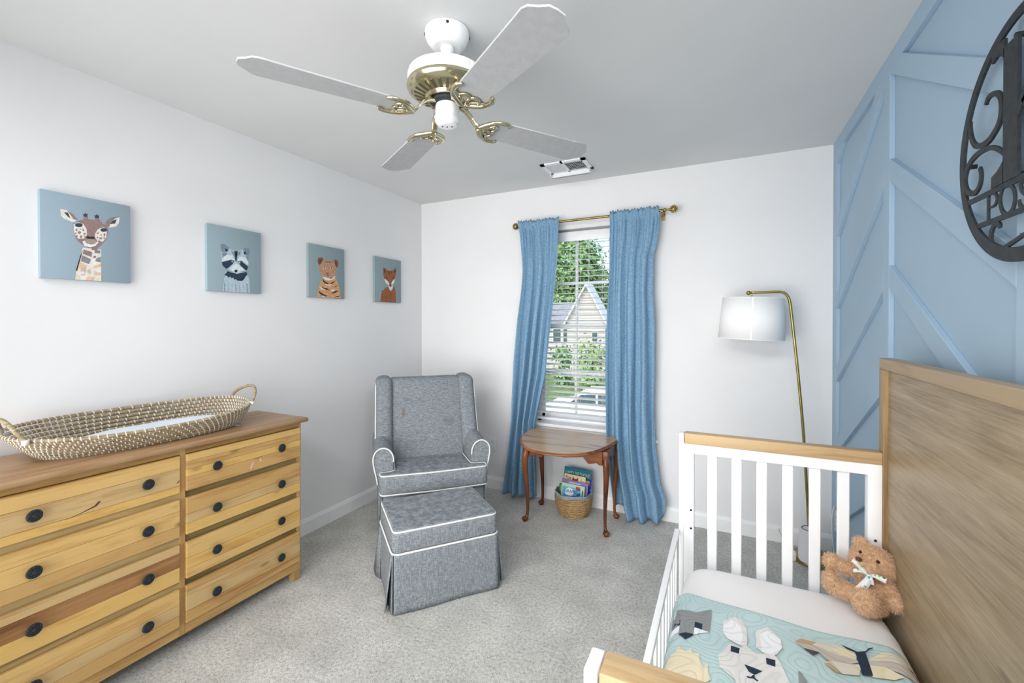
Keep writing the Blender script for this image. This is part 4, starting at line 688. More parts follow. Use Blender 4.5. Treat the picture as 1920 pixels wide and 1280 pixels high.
# ================================================================ SIDE TABLE
tb = thing('side_table', 'small brown wooden side table with curved legs under the window', 'table', (1.47, -.3, 0))
TO = [(1.160, -.068), (1.132, -.115), (1.124, -.20), (1.140, -.33), (1.176, -.435), (1.224, -.525), (1.29, -.60), (1.36, -.643), (1.44, -.658), (1.53, -.65), (1.61, -.622), (1.68, -.565), (1.735, -.47), (1.775, -.34), (1.796, -.21), (1.794, -.14), (1.778, -.092), (1.745, -.066), (1.69, -.062), (1.45, -.062), (1.21, -.062)]
TP = [(p.x, p.y) for p in crom([(x, y, 0) for x, y in TO], 4, closed=True)]
top = MB(); n = len(TP); cx = sum(p[0] for p in TP)/n; cy = sum(p[1] for p in TP)/n
def insT(d): 
    out = []
    for i in range(n):
        t = (Vector(TP[(i+1) % n])-Vector(TP[i-1])).normalized(); out.append((TP[i][0]-t.y*d, TP[i][1]+t.x*d))
    return out
lays = [(.02, .545), (.008, .547), (.0, .552), (.0, .557), (.004, .561), (.007, .562), (.012, .566)]
vs = []; fs = []
for d_, z in lays: vs += [(x, y, z) for x, y in insT(d_)]
for i in range(len(lays)-1):
    for k in range(n): fs.append((i*n+k, i*n+(k+1) % n, (i+1)*n+(k+1) % n, (i+1)*n+k))
fs += [tuple(range(n))[::-1]]
te = finish('table_edge', MB().add(vs, fs), M['tableedge'], tb, smooth=50)
finish('tabletop', MB().add([(x, y, .5615) for x, y in insT(.012)]+[(x, y, .5665) for x, y in insT(.0125)], [tuple(range(n, 2*n)), tuple(range(n))[::-1]]+[(i, (i+1) % n, n+(i+1) % n, n+i) for i in range(n)]), M['tabletop'], tb, smooth=0)
LEGS = [(1.222, -.425), (1.770, -.40), (1.222, -.135), (1.770, -.12)]
for (x, y) in LEGS:
    dx, dy = (-1 if x < 1.5 else 1)*.6, (-1 if y < -.3 else 1)*(.8 if y < -.3 else .2)
    P = []; Rr = []
    for z, o_, r_ in ((.545, -.006, .019), (.50, -.004, .021), (.47, .006, .024), (.43, .012, .0225), (.37, .010, .019), (.28, .0, .0155), (.18, -.008, .0125), (.09, -.010, .0105), (.045, -.006, .0105), (.028, .002, .014)):
        P.append((x+dx*o_, y+dy*o_, z)); Rr.append(r_)
    Pc = crom(P, 4); Rc = [r_.x for r_ in crom([(q, 0, 0) for q in Rr], 4)]
    m_ = MB().tube(Pc, Rc, 12)
    m_.sphere(Vector((x+dx*.012, y+dy*.012, .019)), .021, 14, 8, (1.1, 1.1, .62)); m_.lathe([(.014, 0), (.0165, .002), (.0165, .008)], 14, Matrix.Translation((x+dx*.012, y+dy*.012, 0)))
    lg = finish('leg', m_, M['tablewood'], tb, smooth=60)
    finish('leg_block', rbox((x-.019, y-.017, .478), (x+.019, y+.017, .545), .004, 2), M['tablewood'], lg)
def apron(a, c, horiz, pos):
    N_ = 28; P = []
    for i in range(N_+1):
        u = i/N_; s_ = abs(2*u-1); drop = .03 if s_ > .86 else (.022+.008*math.cos((s_-.62)/.24*PI*.5)) if s_ > .62 else .006+.012*(1-s_/.62)**1.2 if s_ < .5 else lerp(.006, .026, (s_-.5)/.12)
        P.append((lerp(a, c, u), .517-drop*1.7-.01))
    P += [(c, .545), (a, .545)]
    fn = (lambda u, v_, h: (u, pos+h, v_)) if horiz else (lambda u, v_, h: (pos+h, u, v_))
    return MB().prism(P, -.009, .009, fn)
finish('apron', apron(1.24, 1.752, True, -.415), M['tableedge'], tb, smooth=0); finish('apron', apron(1.24, 1.752, True, -.13), M['tableedge'], tb, smooth=0)
finish('apron', apron(-.405, -.15, False, 1.222), M['tableedge'], tb, smooth=0); finish('apron', apron(-.385, -.13, False, 1.770), M['tableedge'], tb, smooth=0)

# ---- basket of books
bb = thing('book_basket', 'small round woven basket with grey rim, holding picture books under table', 'basket', (1.482, -.176, 0))
for i in range(10):
    z = .008+i*.0145; t = i/9; r_ = .098+.030*math.sin(t*PI*.55)
    P = [(1.482+r_*math.cos(a)+.0012*math.sin(a*17+i), -.176+r_*math.sin(a), z+.0015*math.sin(a*9+i*2)) for a in [2*PI*k/60 for k in range(60)]]
    finish('coil', MB().tube(P, .0085, 7, closed=True), M['bookbasket'], bb, smooth=180)
finish('base', MB().lathe([(.1, .0), (.1, .01)], 40, Matrix.Translation((1.482, -.176, 0))), M['bookbasket'], bb)
m_ = MB()
m_.grid(lambda u, v_: (1.482+(.129+.006*math.sin(u*2*PI*9)*v_)*math.cos(u*2*PI), -.176+(.129+.006*math.sin(u*2*PI*9)*v_)*math.sin(u*2*PI), .145+.024*v_+.004*math.sin(u*2*PI*4)), 90, 5, closeu=True)
finish('fabric_rim', m_, M['baskettrim'], bb, smooth=180, solid=.006)
def textmesh(s_, size, w=None):
    cu_ = bpy.data.curves.new('txt', 'FONT'); cu_.body = s_; cu_.size = size; cu_.align_x = 'CENTER'; cu_.extrude = .0001; cu_.offset = size*.012; cu_.resolution_u = 3
    o_ = bpy.data.objects.new('txt', cu_); COL.objects.link(o_); dg = bpy.context.evaluated_depsgraph_get(); me = bpy.data.meshes.new_from_object(o_.evaluated_get(dg))
    bpy.data.objects.remove(o_); m_ = MB(); xs = [v_.co.x for v_ in me.vertices]; k = (w/(max(xs)-min(xs))) if w else 1
    m_.add([(v_.co.x*k, -.0004, v_.co.y) for v_ in me.vertices], [tuple(p.vertices) for p in me.polygons]); bpy.data.meshes.remove(me); return m_
def book(x0, x1, ztop, y, lean, cover, label, deco, h=.24, th=.006):
    w = x1-x0; t = thing('picture_book', label, 'book', ((x0+x1)/2, y, ztop-h), (math.radians(-lean), math.radians(3.2), 0), group='picture books in the small basket')
    c = finish('cover', rbox((-w/2, 0, 0), (w/2, th, h), .001, 1), plain('cover_'+cover[0], cover[1], .35, var=.03, vs=30), t, local=True)
    finish('pages', MB().box((-w/2+.002, .0012, -.0005), (w/2+.0005, th-.0012, h-.002)), M['piping'], t, local=True, smooth=0)
    for (nm, kind, cc, a) in deco:
        mt = plain('print_'+nm, cc, .4, var=.03, vs=40)
        if kind == 'rect': m_ = MB().box((a[0], -.0005, a[1]), (a[2], .0001, a[3]))
        elif kind == 'text': m_ = textmesh(a[0], a[1], a[4]); m_.v = [v_+Vector((a[2], -.0004, a[3])) for v_ in m_.v]
        else: m_ = MB().prism(a, -.0006, .0001, lambda u, v_, hh: (u, hh, v_))
        finish(nm, m_, mt, t, local=True, smooth=0)
book(1.373, 1.575, .302, -.112, 4, ('teal', (22, 120, 138)), 'teal picture book with large white capitals, tallest in the basket',
     [('title_lettering', 'text', (236, 240, 240), ('HAPPY BIRTHDAY', .040, 0, .196, .185)), ('white_band', 'rect', (226, 230, 232), (-.095, .165, .100, .187))], .25)
book(1.485, 1.587, .240, -.128, 4, ('royal_blue', (28, 52, 160)), 'dark blue picture book with a yellow patch, rightmost in basket', [('yellow_patch', 'rect', (196, 170, 70), (-.02, .172, .035, .205))], .215)
book(1.385, 1.545, .262, -.145, 5, ('cream', (232, 220, 168)), 'cream picture book with a red fox, standing behind the purple one',
     [('title_lettering', 'text', (60, 56, 44), ('Fox', .034, -.048, .190, .044)), ('red_fox_ears', 'poly', (140, 44, 44), [(-.02, .185), (-.016, .213), (-.002, .198), (.012, .200), (.026, .214), (.024, .185)]), ('pale_flower', 'poly', (150, 190, 210), [(.045, .19), (.05, .21), (.055, .19), (.07, .195), (.058, .18)])], .225)
book(1.373, 1.570, .229, -.168, 6, ('purple', (146, 116, 170)), 'purple picture book with small pale lettering in the basket', [('small_lettering', 'rect', (206, 190, 220), (-.045, .176, .045, .186))], .20)
book(1.362, 1.40, .200, -.185, 6, ('leaf_green', (70, 100, 60)), 'narrow dark green book, leftmost in the basket', [('light_leaf', 'rect', (120, 150, 90), (-.012, .12, .0, .165))], .175)
book(1.384, 1.556, .212, -.200, 7, ('mint', (176, 214, 184)), 'mint green and blue picture book with a red badge, frontmost in the basket',
     [('blue_picture', 'rect', (110, 176, 214), (-.078, .0, .058, .158)), ('white_cloud', 'poly', (222, 234, 240), [(-.05, .10), (-.06, .13), (-.03, .155), (.0, .145), (.01, .12), (-.01, .095)]), ('title_lettering', 'text', (30, 60, 120), ('GIRAFFES', .03, -.012, .118, .10)), ('title_lettering', 'text', (30, 60, 120), ("CAN'T", .024, .03, .098, .05)), ('title_lettering', 'text', (30, 60, 120), ('DANCE', .03, -.018, .080, .08)),
      ('red_badge', 'rect', (204, 60, 70), (.022, .142, .054, .170)), ('teal_figure', 'poly', (20, 110, 150), [(.03, .07), (.06, .10), (.058, .135), (.035, .12)]), ('green_figure', 'rect', (60, 120, 80), (.068, .06, .078, .15))], .18)

# ================================================================ FLOOR LAMP
lp = thing('floor_lamp', 'brass arc floor lamp with a white drum shade in the far right corner', 'lamp', (2.93, -.17, 0))
finish('base', MB().lathe([(.108, 0), (.112, .003), (.112, .016), (.108, .021), (.02, .024), (.012, .03), (.009, .034)], 56, Matrix.Translation((2.93, -.17, 0))), M['goldbrass'], lp, smooth=50)
PL = [(2.914, -.17, .025), (2.904, -.172, .151), (2.889, -.175, .45), (2.870, -.18, .768), (2.840, -.185, 1.12), (2.808, -.19, 1.44), (2.800, -.192, 1.50), (2.792, -.195, 1.527), (2.778, -.197, 1.546), (2.756, -.198, 1.556), (2.72, -.199, 1.558), (2.60, -.20, 1.556)]
finish('pole', MB().tube(crom(PL, 6), .0078, 12), M['goldbrass'], lp, smooth=180)
finish('ball_finial', MB().sphere(Vector((2.588, -.20, 1.556)), .0135, 16, 10), M['goldbrass'], lp, smooth=180)
finish('socket', MB().lathe([(.004, 0), (.004, .06), (.016, .062), (.016, .12)], 16, Matrix.Translation((2.605, -.20, 1.545)) @ Matrix.Rotation(PI, 4, 'X')), M['goldbrass'], lp)
T = Matrix.Translation((2.605, -.20, 1.40)) @ Matrix.Rotation(math.radians(2.5), 4, 'Y')
sh_ = MB(); sh_.lathe([(.178, -.122), (.163, .122)], 64, T, cap=False); lampshade = finish('lamp_shade', sh_, M['shade'], lp, smooth=180, solid=.002)
for r_, z in ((.178, -.122), (.163, .122)): finish('shade_ring', MB().tube([T @ Vector((r_*math.cos(2*PI*k/64), r_*math.sin(2*PI*k/64), z)) for k in range(64)], .002, 6, closed=True), M['shade'], lampshade, smooth=180)
a0 = math.radians(-94); finish('shade_seam', MB().add([T @ Vector((r_*math.cos(a0+d_), r_*math.sin(a0+d_), z)) for r_, z, d_ in ((.1795, -.122, 0), (.1795, -.122, .05), (.1645, .122, .05), (.1645, .122, 0))], [(0, 1, 2, 3)]), M['shade'], lampshade, smooth=0)
spi = MB()
for k in range(3):
    a = 2*PI*k/3+.3; spi.tube([T @ Vector((0, 0, .10)), T @ Vector((.162*math.cos(a), .162*math.sin(a), .118))], .0018, 6)
finish('shade_spider', spi, M['goldbrass'], lampshade)
# ---- speaker and cables
spk = thing('speaker', 'white cylindrical speaker standing by the lamp base behind the crib slats', 'speaker', (2.895, -.252, .022))
finish('body', MB().lathe([(.046, 0), (.052, .006), (.0535, .03), (.0505, .15), (.047, .176), (.040, .182)], 48, Matrix.Translation((2.895, -.235, .022))), M['speaker'], spk, smooth=40)
finish('top_ring', MB().lathe([(.034, .182), (.036, .185), (.038, .182)], 40, Matrix.Translation((2.895, -.235, .022)), cap=False), M['darkslot'], spk)
def cable(pts, label, o0): solo('cable', MB().tube(crom(pts, 8), .0024, 6), M['cable'], label, 'cable', o0, group='white cables behind the crib', smooth=180)
cable([(3.035, -.15, .235), (3.02, -.2, .34), (3.0, -.24, .30), (3.0, -.26, .16), (3.01, -.28, .04), (3.0, -.33, .006), (2.97, -.40, .006), (2.90, -.44, .006), (2.86, -.50, .006), (2.87, -.58, .006), (2.90, -.66, .006)], 'thin white cable looping down from the blue wall to the carpet', (3.0, -.3, 0))
cable([(2.835, -.215, .10), (2.80, -.18, .13), (2.76, -.10, .12), (2.80, -.05, .03), (2.86, -.045, .008), (2.93, -.04, .006)], 'thin white cable trailing behind the cylindrical speaker', (2.84, -.15, 0))
solo('power_adapter', rbox((2.80, -.235, .0), (2.835, -.195, .05), .008, 3), M['plastic'], 'small white power adapter on the carpet left of the lamp base', 'adapter', (2.817, -.215, 0))

# ================================================================ CRIB
cb = thing('toddler_bed', 'white and oak toddler bed converted from a crib, along the blue wall', 'bed', (2.64, -1.93, 0))
XL, XR, YF, YB = 2.288, 2.955, -1.225, -2.645     # left, headboard face, far, near
def end(yf, yn, nm):
    e = finish('top_rail', MB().box((XL+.02, yn+.004, .838), (XR, yf-.004, .878)), M['white'], cb, smooth=0, bevel=.002)
    finish('bottom_rail', MB().box((XL+.02, yn+.008, .16), (XR, yf-.008, .24)), M['white'], cb, smooth=0, bevel=.002)
    finish('post', rbox((XL, yn, 0), (XL+.019, yf, .919), .003, 2), M['white'], cb)
    finish('post', rbox((XL+.019, yn+.001, 0), (XL+.058, yf-.001, .878), .002, 2), M['white'], cb)
    finish('post', rbox((XR-.04, yn+.001, 0), (XR, yf-.001, .878), .002, 2), M['white'], cb)
    finish('cap_rail', rbox((XL+.021, yn-.001, .878), (XR, yf, .921), .003, 2), M['oakx'], cb)
    for x in (2.396, 2.484, 2.571, 2.657, 2.743, 2.829):
        finish('slat', rbox((x, yn+.013, .24), (x+.0365, yn+.029, .84), .003, 1), M['white'], cb)
    for x, z in ((2.335, .607), (2.335, .532), (2.936, .611)):
        finish('bolt_hole', MB().lathe([(.0045, 0), (.0045, .0012)], 12, Matrix.Translation((x, yn-.0006 if nm == 'far' else yn, z)) @ Matrix.Rotation(PI/2, 4, 'X')), M['darkslot'], e, smooth=0)
end(YF, YF-.045, 'far'); end(YB+.045, YB, 'near')
hb = finish('headboard_panel', MB().box((2.968, YB+.05, .25), (2.985, YF-.05, 1.212)), M['oakpanel'], cb, smooth=0)
for y in (YF, YB+.05): finish('headboard_stile', rbox((XR, y-.05, 0), (2.998, y, 1.212), .002, 1), M['oakz'], cb)
finish('headboard_rail', rbox((XR, YB, 1.212), (2.998, YF, 1.251), .002, 1), M['oak'], cb)
finish('headboard_rail', rbox((XR, YB+.05, .16), (2.998, YF-.05, .25), .002, 1), M['oak'], cb)
finish('guard_top_rail', rbox((2.272, YB+.05, .500), (2.291, YF-.046, .521), .003, 2), M['white'], cb)
finish('guard_bottom_rail', rbox((2.274, YB+.05, .215), (2.291, YF-.046, .245), .003, 2), M['white'], cb)
for k in range(15):
    y = -1.335-k*.083; finish('guard_slat', rbox((2.276, y-.022, .24), (2.289, y, .502), .002, 1), M['white'], cb)
finish('mattress_base', MB().box((2.31, YB+.06, .18), (2.95, YF-.06, .27)), M['white'], cb, smooth=0)
# mattress with fitted sheet
mx0, mx1, my0, my1, MT = 2.312, 2.950, -2.575, -1.288, .412
def mat_surf(mx0, mx1, my0, my1, zt, zb, r, e=5.0):
    m_ = MB(); n = 120; rings = []
    cx, cy = (mx0+mx1)/2, (my0+my1)/2; hx, hy = (mx1-mx0)/2, (my1-my0)/2; vs = []
    def rr(d, z):
        out = []
        rc = max(.001, .06-d*.5)
        for k in range(n):
            a = 2*PI*k/n; ct, s_ = math.cos(a), math.sin(a); q = 2/9
            x = math.copysign(abs(ct)**q, ct)*(hx-d); y = math.copysign(abs(s_)**q, s_)*(hy-d); out.append((cx+x, cy+y, z))
        return out
    L = [(0, zb), (0, zt-r), (r*.08, zt-r*.6), (r*.3, zt-r*.28), (r*.65, zt-r*.07), (r, zt), (r*2.2, zt+.003), (hx*.6, zt+.006), (hx*.98, zt+.006)]
    for d_, z in L: vs += rr(d_, z)
    fs = [tuple(range(n))[::-1]]
    for i in range(len(L)-1):
        for k in range(n): fs.append((i*n+k, i*n+(k+1) % n, (i+1)*n+(k+1) % n, (i+1)*n+k))
    fs.append(tuple((len(L)-1)*n+k for k in range(n))); return m_.add(vs, fs)
mm = mat_surf(mx0, mx1, my0, my1, MT, .272, .05)
for v_ in mm.v:
    if v_.x > 2.90 and v_.z > .3:
        v_.z += .003*math.sin(v_.y*70+v_.x*40)*(1 if v_.y > -1.65 else .3)
solo('mattress', mm, M['sheet'], 'crib mattress under a white fitted sheet', 'mattress', (2.63, -1.93, .272), smooth=60)
# quilt
QX0, QX1, QY1, QY0 = 2.300, 2.944, -1.560, -2.57
def qsurf(x, y, lift=0):
    t0 = (x-QX0)/.05; t1 = (QX1-x)/.06
    z = MT+.013
    if t0 < 1: z -= .055*(1-math.sqrt(max(0, 1-(1-max(t0, 0))**2)))
    if t1 < 1: z -= .075*(1-math.sqrt(max(0, 1-(1-max(t1, 0))**2)))
    z += .0025*math.sin(x*23+y*9)+.002*math.sin(y*31-x*12)+.0004*noise.noise(Vector((x*25, y*25, 0)))
    return z+lift
def qf(u, v_):
    x = lerp(QX0, QX1, u); edge = QY1+.010*math.sin(u*5+.6)-.02*math.exp(-((u-.5)/.2)**2)-(.03*(max(0, .08-u)/.08)**2)
    y = lerp(edge, QY0, v_)
    z = qsurf(x, y)
    if v_ < .004: z -= .011
    return (x, y, z)
qm = MB(); qm.grid(qf, 90, 130)
ql = solo('quilt', qm, M['quilt'], 'aqua patchwork quilt with animal patches covering the toddler bed', 'quilt', (2.63, -2.05, MT), smooth=180, solid=.006)
qi = 0
for nm, c, pl in DATA['quilt']:
    bm = bmesh.new(); vs = [bm.verts.new((min(max(x, QX0+.004), QX1-.003), y, 0)) for x, y in pl]
    try: bm.faces.new(vs)
    except Exception: bm.free(); continue
    bmesh.ops.triangulate(bm, faces=bm.faces[:])
    for _ in range(6):
        le = [e for e in bm.edges if e.calc_length() > .022]
        if not le: break
        bmesh.ops.subdivide_edges(bm, edges=le, cuts=1); bmesh.ops.triangulate(bm, faces=bm.faces[:])
    for v_ in bm.verts: v_.co.z = qsurf(v_.co.x, v_.co.y, .0056+qi*.00014)
    if sum(f_.normal.z for f_ in bm.faces) < 0: bmesh.ops.reverse_faces(bm, faces=bm.faces[:])
    bm.verts.index_update(); m_ = MB().add([v_.co.copy() for v_ in bm.verts], [tuple(v_.index for v_ in f_.verts) for f_ in bm.faces]); bm.free()
    finish(nm+'_patch', m_, QM[c], ql, smooth=180); qi += 1

# ================================================================ TEDDY
B0 = Vector((2.872, -1.335, .41)); rv = Vector((.975, -.223, 0)); tw = Vector((-.223, -.975, 0)); uz = Vector((0, 0, 1))
Uc = (uz*.9-tw*.436); Nc = (tw*.9+uz*.436)
def TP_(r_, h, n_): return B0+rv*r_+Uc*(h*.9)+Nc*n_
BM = Matrix((rv, Uc, Nc)).transposed().to_4x4()
td = thing('teddy_bear', 'small light brown teddy bear with a spotted ribbon bow, on the bed', 'teddy bear', (2.90, -1.36, .413))
bodyb = MB()
def eb(c, r_, sc=(1, 1, 1), rot=0): bodyb.sphere(Vector((0, 0, 0)), r_, 20, 14, sc, Matrix.Translation(c) @ BM @ Matrix.Rotation(rot, 4, 'Z'))
def limb(a, b_, r0, r1, n_=6):
    for i in range(n_+1): t = i/n_; eb(a.lerp(b_, t), lerp(r0, r1, t))
eb(TP_(.042, .050, .035), .047, (1, 1.1, .95)); eb(TP_(.045, .085, .028), .032)
eb(TP_(.042, .153, .045), .056, (1.18, .96, .95), -.25); eb(TP_(.014, .143, .090), .025, (1.15, .8, .85), -.25); eb(TP_(.028, .138, .075), .034, (1.1, 1, 1))
for a in (TP_(.008, .216, .038), TP_(.112, .184, .030)): eb(a, .0215, (1, 1, .55))
limb(TP_(.002, .108, .045), TP_(-.066, .120, .060), .021, .023); eb(TP_(-.070, .121, .062), .025)
limb(TP_(.080, .092, .040), TP_(.098, .046, .07), .021, .024); eb(TP_(.100, .040, .074), .026)
limb(TP_(.010, .026, .050), TP_(-.060, .036, .062), .026, .027); eb(TP_(-.072, .052, .066), .027, (.85, 1.25, 1))
limb(TP_(.050, .016, .060), TP_(.026, .006, .100), .028, .029); eb(TP_(.020, .016, .122), .032, (1.05, 1.2, .7))
body = finish('body', bodyb, M['plush'], td, smooth=180)
rm = body.modifiers.new('remesh', 'REMESH'); rm.mode = 'VOXEL'; rm.voxel_size = .003; rm.use_smooth_shade = True
sm = body.modifiers.new('smooth', 'SMOOTH'); sm.iterations = 4
dg = bpy.context.evaluated_depsgraph_get(); dg.update(); me = bpy.data.meshes.new_from_object(body.evaluated_get(dg)); body.modifiers.clear(); body.data = me
if not me.materials: me.materials.append(M['plush'])
for p in me.polygons: p.use_smooth = True
MWb = WM[td.name]
polys = [(p.center.copy(), p.normal.copy(), p.area) for p in me.polygons]; tot = sum(p[2] for p in polys); rnd = random.Random(3); fur = MB(); FN = 20000
import bisect
cum = []; acc = 0
for p in polys: acc += p[2]; cum.append(acc)
for i in range(FN):
    p = polys[min(len(polys)-1, bisect.bisect(cum, rnd.random()*tot))]; c, nn, _ = p
    j = Vector((rnd.uniform(-1, 1), rnd.uniform(-1, 1), rnd.uniform(-1, 1))); t1 = nn.cross(j).normalized()
    cl_ = noise.noise_vector(c*70)*.9; d_ = (nn+j*.45+Vector((0, 0, -.25))+cl_).normalized(); L_ = rnd.uniform(.006, .0125); o_ = c+j*.0015
    k1 = o_+d_*L_*.55+j*.0012; k2 = o_+d_*L_+Vector((0, 0, -.0018)); w_ = .00042
    fur.add([o_-t1*w_, o_+t1*w_, k1+t1*w_*.8, k1-t1*w_*.8, k2], [(0, 1, 2, 3), (3, 2, 4)])
stuff(finish('fur', fur, M['fur'], body, local=True, smooth=180))
HC = TP_(.040, .148, .045)
def onhead(r_, h, extra=0):
    d_ = rv*r_+Uc*h; R_ = .058; nz = math.sqrt(max(.0001, R_*R_*.92-r_*r_/1.2-h*h)); return HC+d_+Nc*(nz*.95+extra)
for q in ((-.033, .028), (.013, .010)): finish('eye', MB().sphere(onhead(*q, .005), .0052, 12, 8), M['eye'], td, smooth=180)
finish('nose', MB().sphere(Vector((0, 0, 0)), .0078, 14, 8, (1.25, .9, .8), Matrix.Translation(TP_(.003, .151, .112)) @ BM @ Matrix.Rotation(-.3, 4, 'Z')), M['nose'], td, smooth=180)
# ribbon bow
m = N('ribbon_spots', .6); vo = m.n('ShaderNodeTexVoronoi'); m.l(m.coord((75, 75, 75)), vo.inputs['Vector']); vo.inputs['Scale'].default_value = 1; vo.inputs['Randomness'].default_value = .35
cr_ = m.ramp(m.math('FRACT', m.math('MULTIPLY', m.n('ShaderNodeSeparateColor').outputs[0], 1)), [(0, (0, 0, 0)), (1, (1, 1, 1))])
hs = m.n('ShaderNodeHueSaturation'); m.l(vo.outputs['Color'], hs.inputs['Color']); hs.inputs['Saturation'].default_value = 1.1; hs.inputs['Value'].default_value = .75
lt = m.math('LESS_THAN', vo.outputs['Distance'], .33); m.col(m.mix(lt, lin((226, 230, 236)), hs.outputs['Color'])); RIB = m.m
K = TP_(.030, .106, .098)
def ribbon(pts, w, nm):
    P = crom(pts, 6); m_ = MB(); vs = []; L = len(P)
    for i, p in enumerate(P):
        t = (P[min(i+1, L-1)]-P[max(i-1, 0)]).normalized(); s_ = Nc.cross(t).normalized(); ww = w[0]+(w[1]-w[0])*i/(L-1)
        vs += [p-s_*ww, p+s_*ww]
    m_.add(vs, [(2*i, 2*i+1, 2*i+3, 2*i+2) for i in range(L-1)]); return finish(nm, m_, RIB, td, smooth=180, solid=.0008)
ribbon([K, K+rv*-.014+Uc*.010+Nc*.008, K+rv*-.034+Uc*.028+Nc*.008, K+rv*-.044+Uc*.034+Nc*.002], (.004, .009), 'ribbon_loop')
ribbon([K, K+rv*-.020+Uc*.006+Nc*.003, K+rv*-.042+Uc*.002-Nc*.002], (.003, .006), 'ribbon_loop')
ribbon([K, K+rv*.018+Uc*.002+Nc*.008, K+rv*.044-Uc*.003+Nc*.006], (.004, .009), 'ribbon_loop')
ribbon([K, K+rv*-.004-Uc*.018+Nc*.008, K+rv*-.024-Uc*.056+Nc*.008], (.005, .015), 'ribbon_tail')
ribbon([K, K+rv*.006-Uc*.010+Nc*.006, K+rv*.006-Uc*.026+Nc*.006], (.003, .007), 'ribbon_tail')
finish('ribbon_knot', MB().sphere(K+Nc*.004, .0065, 12, 8), RIB, td, smooth=180)

# ================================================================ CEILING FAN
FC = (1.540, -1.858)
fan = thing('ceiling_fan', 'white four-blade ceiling fan with brass trim and blade brackets', 'ceiling fan', (FC[0], FC[1], H))
def FT(z=0): return Matrix.Translation((FC[0], FC[1], z))
cp = finish('canopy', MB().lathe([(.076, 0), (.080, -.003), (.080, -.020), (.078, -.026), (.073, -.038), (.064, -.050), (.052, -.058), (.044, -.060), (.030, -.057), (.018, -.057)][::-1], 56, FT(H)), M['fanwhite'], fan, smooth=50)
for a in (35, 215, 125, 305):
    finish('screw', MB().lathe([(.005, 0), (.005, .003)], 10, FT(H-.016) @ Matrix.Rotation(math.radians(a), 4, 'Z') @ Matrix.Translation((.0795, 0, 0)) @ Matrix.Rotation(PI/2, 4, 'Y')), M['darkslot'], cp, smooth=0)
finish('downrod', MB().lathe([(.020, -.05), (.025, -.062), (.022, -.076), (.012, -.086), (.012, -.155)][::-1], 24, FT(H)), M['fanwhite'], fan, smooth=50)
dm = MB(); n = 128; prof_ = [(.028, 2.292), (.09, 2.291), (.126, 2.288), (.138, 2.281), (.142, 2.270), (.142, 2.240)]
vs = []; fs = []
for i, (r_, z) in enumerate(prof_[::-1]):
    for k in range(n): vs.append((r_-(.0022 if (k % 4 < 2 and i < 2) else 0))) if False else vs.append(((r_-(.0022 if (k % 4 < 2 and i < 2) else 0))*math.cos(2*PI*k/n), (r_-(.0022 if (k % 4 < 2 and i < 2) else 0))*math.sin(2*PI*k/n), z))
for i in range(len(prof_)-1):
    for k in range(n): fs.append((i*n+k, i*n+(k+1) % n, (i+1)*n+(k+1) % n, (i+1)*n+k))
fs += [tuple(range(n))[::-1], tuple((len(prof_)-1)*n+k for k in range(n))]
finish('motor_housing', dm.add([(FC[0]+x, FC[1]+y, z) for x, y, z in vs], fs), M['fanwhite'], fan, smooth=30)
br = finish('brass_ring', MB().lathe([(.060, 2.196), (.066, 2.186), (.074, 2.187), (.080, 2.196), (.120, 2.208), (.128, 2.211), (.140, 2.219), (.145, 2.229), (.143, 2.240), (.138, 2.242), (.06, 2.242)], 72, FT()), M['brass'], fan, smooth=35)
for k in range(26):
    a = 2*PI*k/26; T = FT() @ Matrix.Rotation(a, 4, 'Z') @ Matrix.Translation((.100, 0, 2.2015)) @ Matrix.Rotation(-math.atan2(.012, .04), 4, 'Y')
    finish('vent_slot', rbox((-.017, -.0045, -.0012), (.017, .0045, .0012), .0008, 1) if False else MB().box((-.020, -.0052, -.0014), (.020, .0052, .0012), T), M['brassdark'], br, smooth=0, bevel=.001, seg=1)
hub = MB().lathe([(.052, 2.172), (.058, 2.176), (.058, 2.192), (.05, 2.198)], 40, FT()); finish('rotor_hub', hub, M['black'], fan)
swh = finish('switch_housing', MB().lathe([(.018, 2.094), (.030, 2.095), (.036, 2.099), (.037, 2.104), (.043, 2.108), (.045, 2.112), (.045, 2.121), (.0435, 2.124), (.0435, 2.165), (.040, 2.174), (.036, 2.184)], 48, FT()), M['fanwhite'], fan, smooth=35)
for dx, dy in ((0, 0), (.016, .006), (-.014, -.01)): finish('screw', MB().lathe([(.003, -.0015), (.003, .001)], 10, Matrix.Translation((FC[0]+dx, FC[1]+dy, 2.094))), M['darkslot'], swh, smooth=0)
finish('pull_chain', MB().tube([(1.507, -1.893, 2.16), (1.506, -1.897, 2.045)], .0012, 6), M['oldbrass'], fan)
finish('chain_pull', MB().lathe([(.0012, .018), (.004, .014), (.0045, .004), (.002, 0)][::-1], 12, Matrix.Translation((1.506, -1.897, 2.028))), M['oldbrass'], fan)
BZc = 2.128; blade_parts = []
def blade_mb():
    out = [(.172, -.052), (.187, -.058), (.40, -.066), (.56, -.071), (.600, -.073), (.618, -.066), (.632, -.045), (.652, -.025), (.655, 0), (.652, .025), (.632, .045), (.618, .066), (.600, .073), (.56, .071), (.40, .066), (.187, .058), (.172, .052)]
    m_ = MB().prism(out, -.003, .003, lambda u, v_, h: (u, v_*math.cos(math.radians(7.5)), h-v_*math.sin(math.radians(7.5)))); return m_
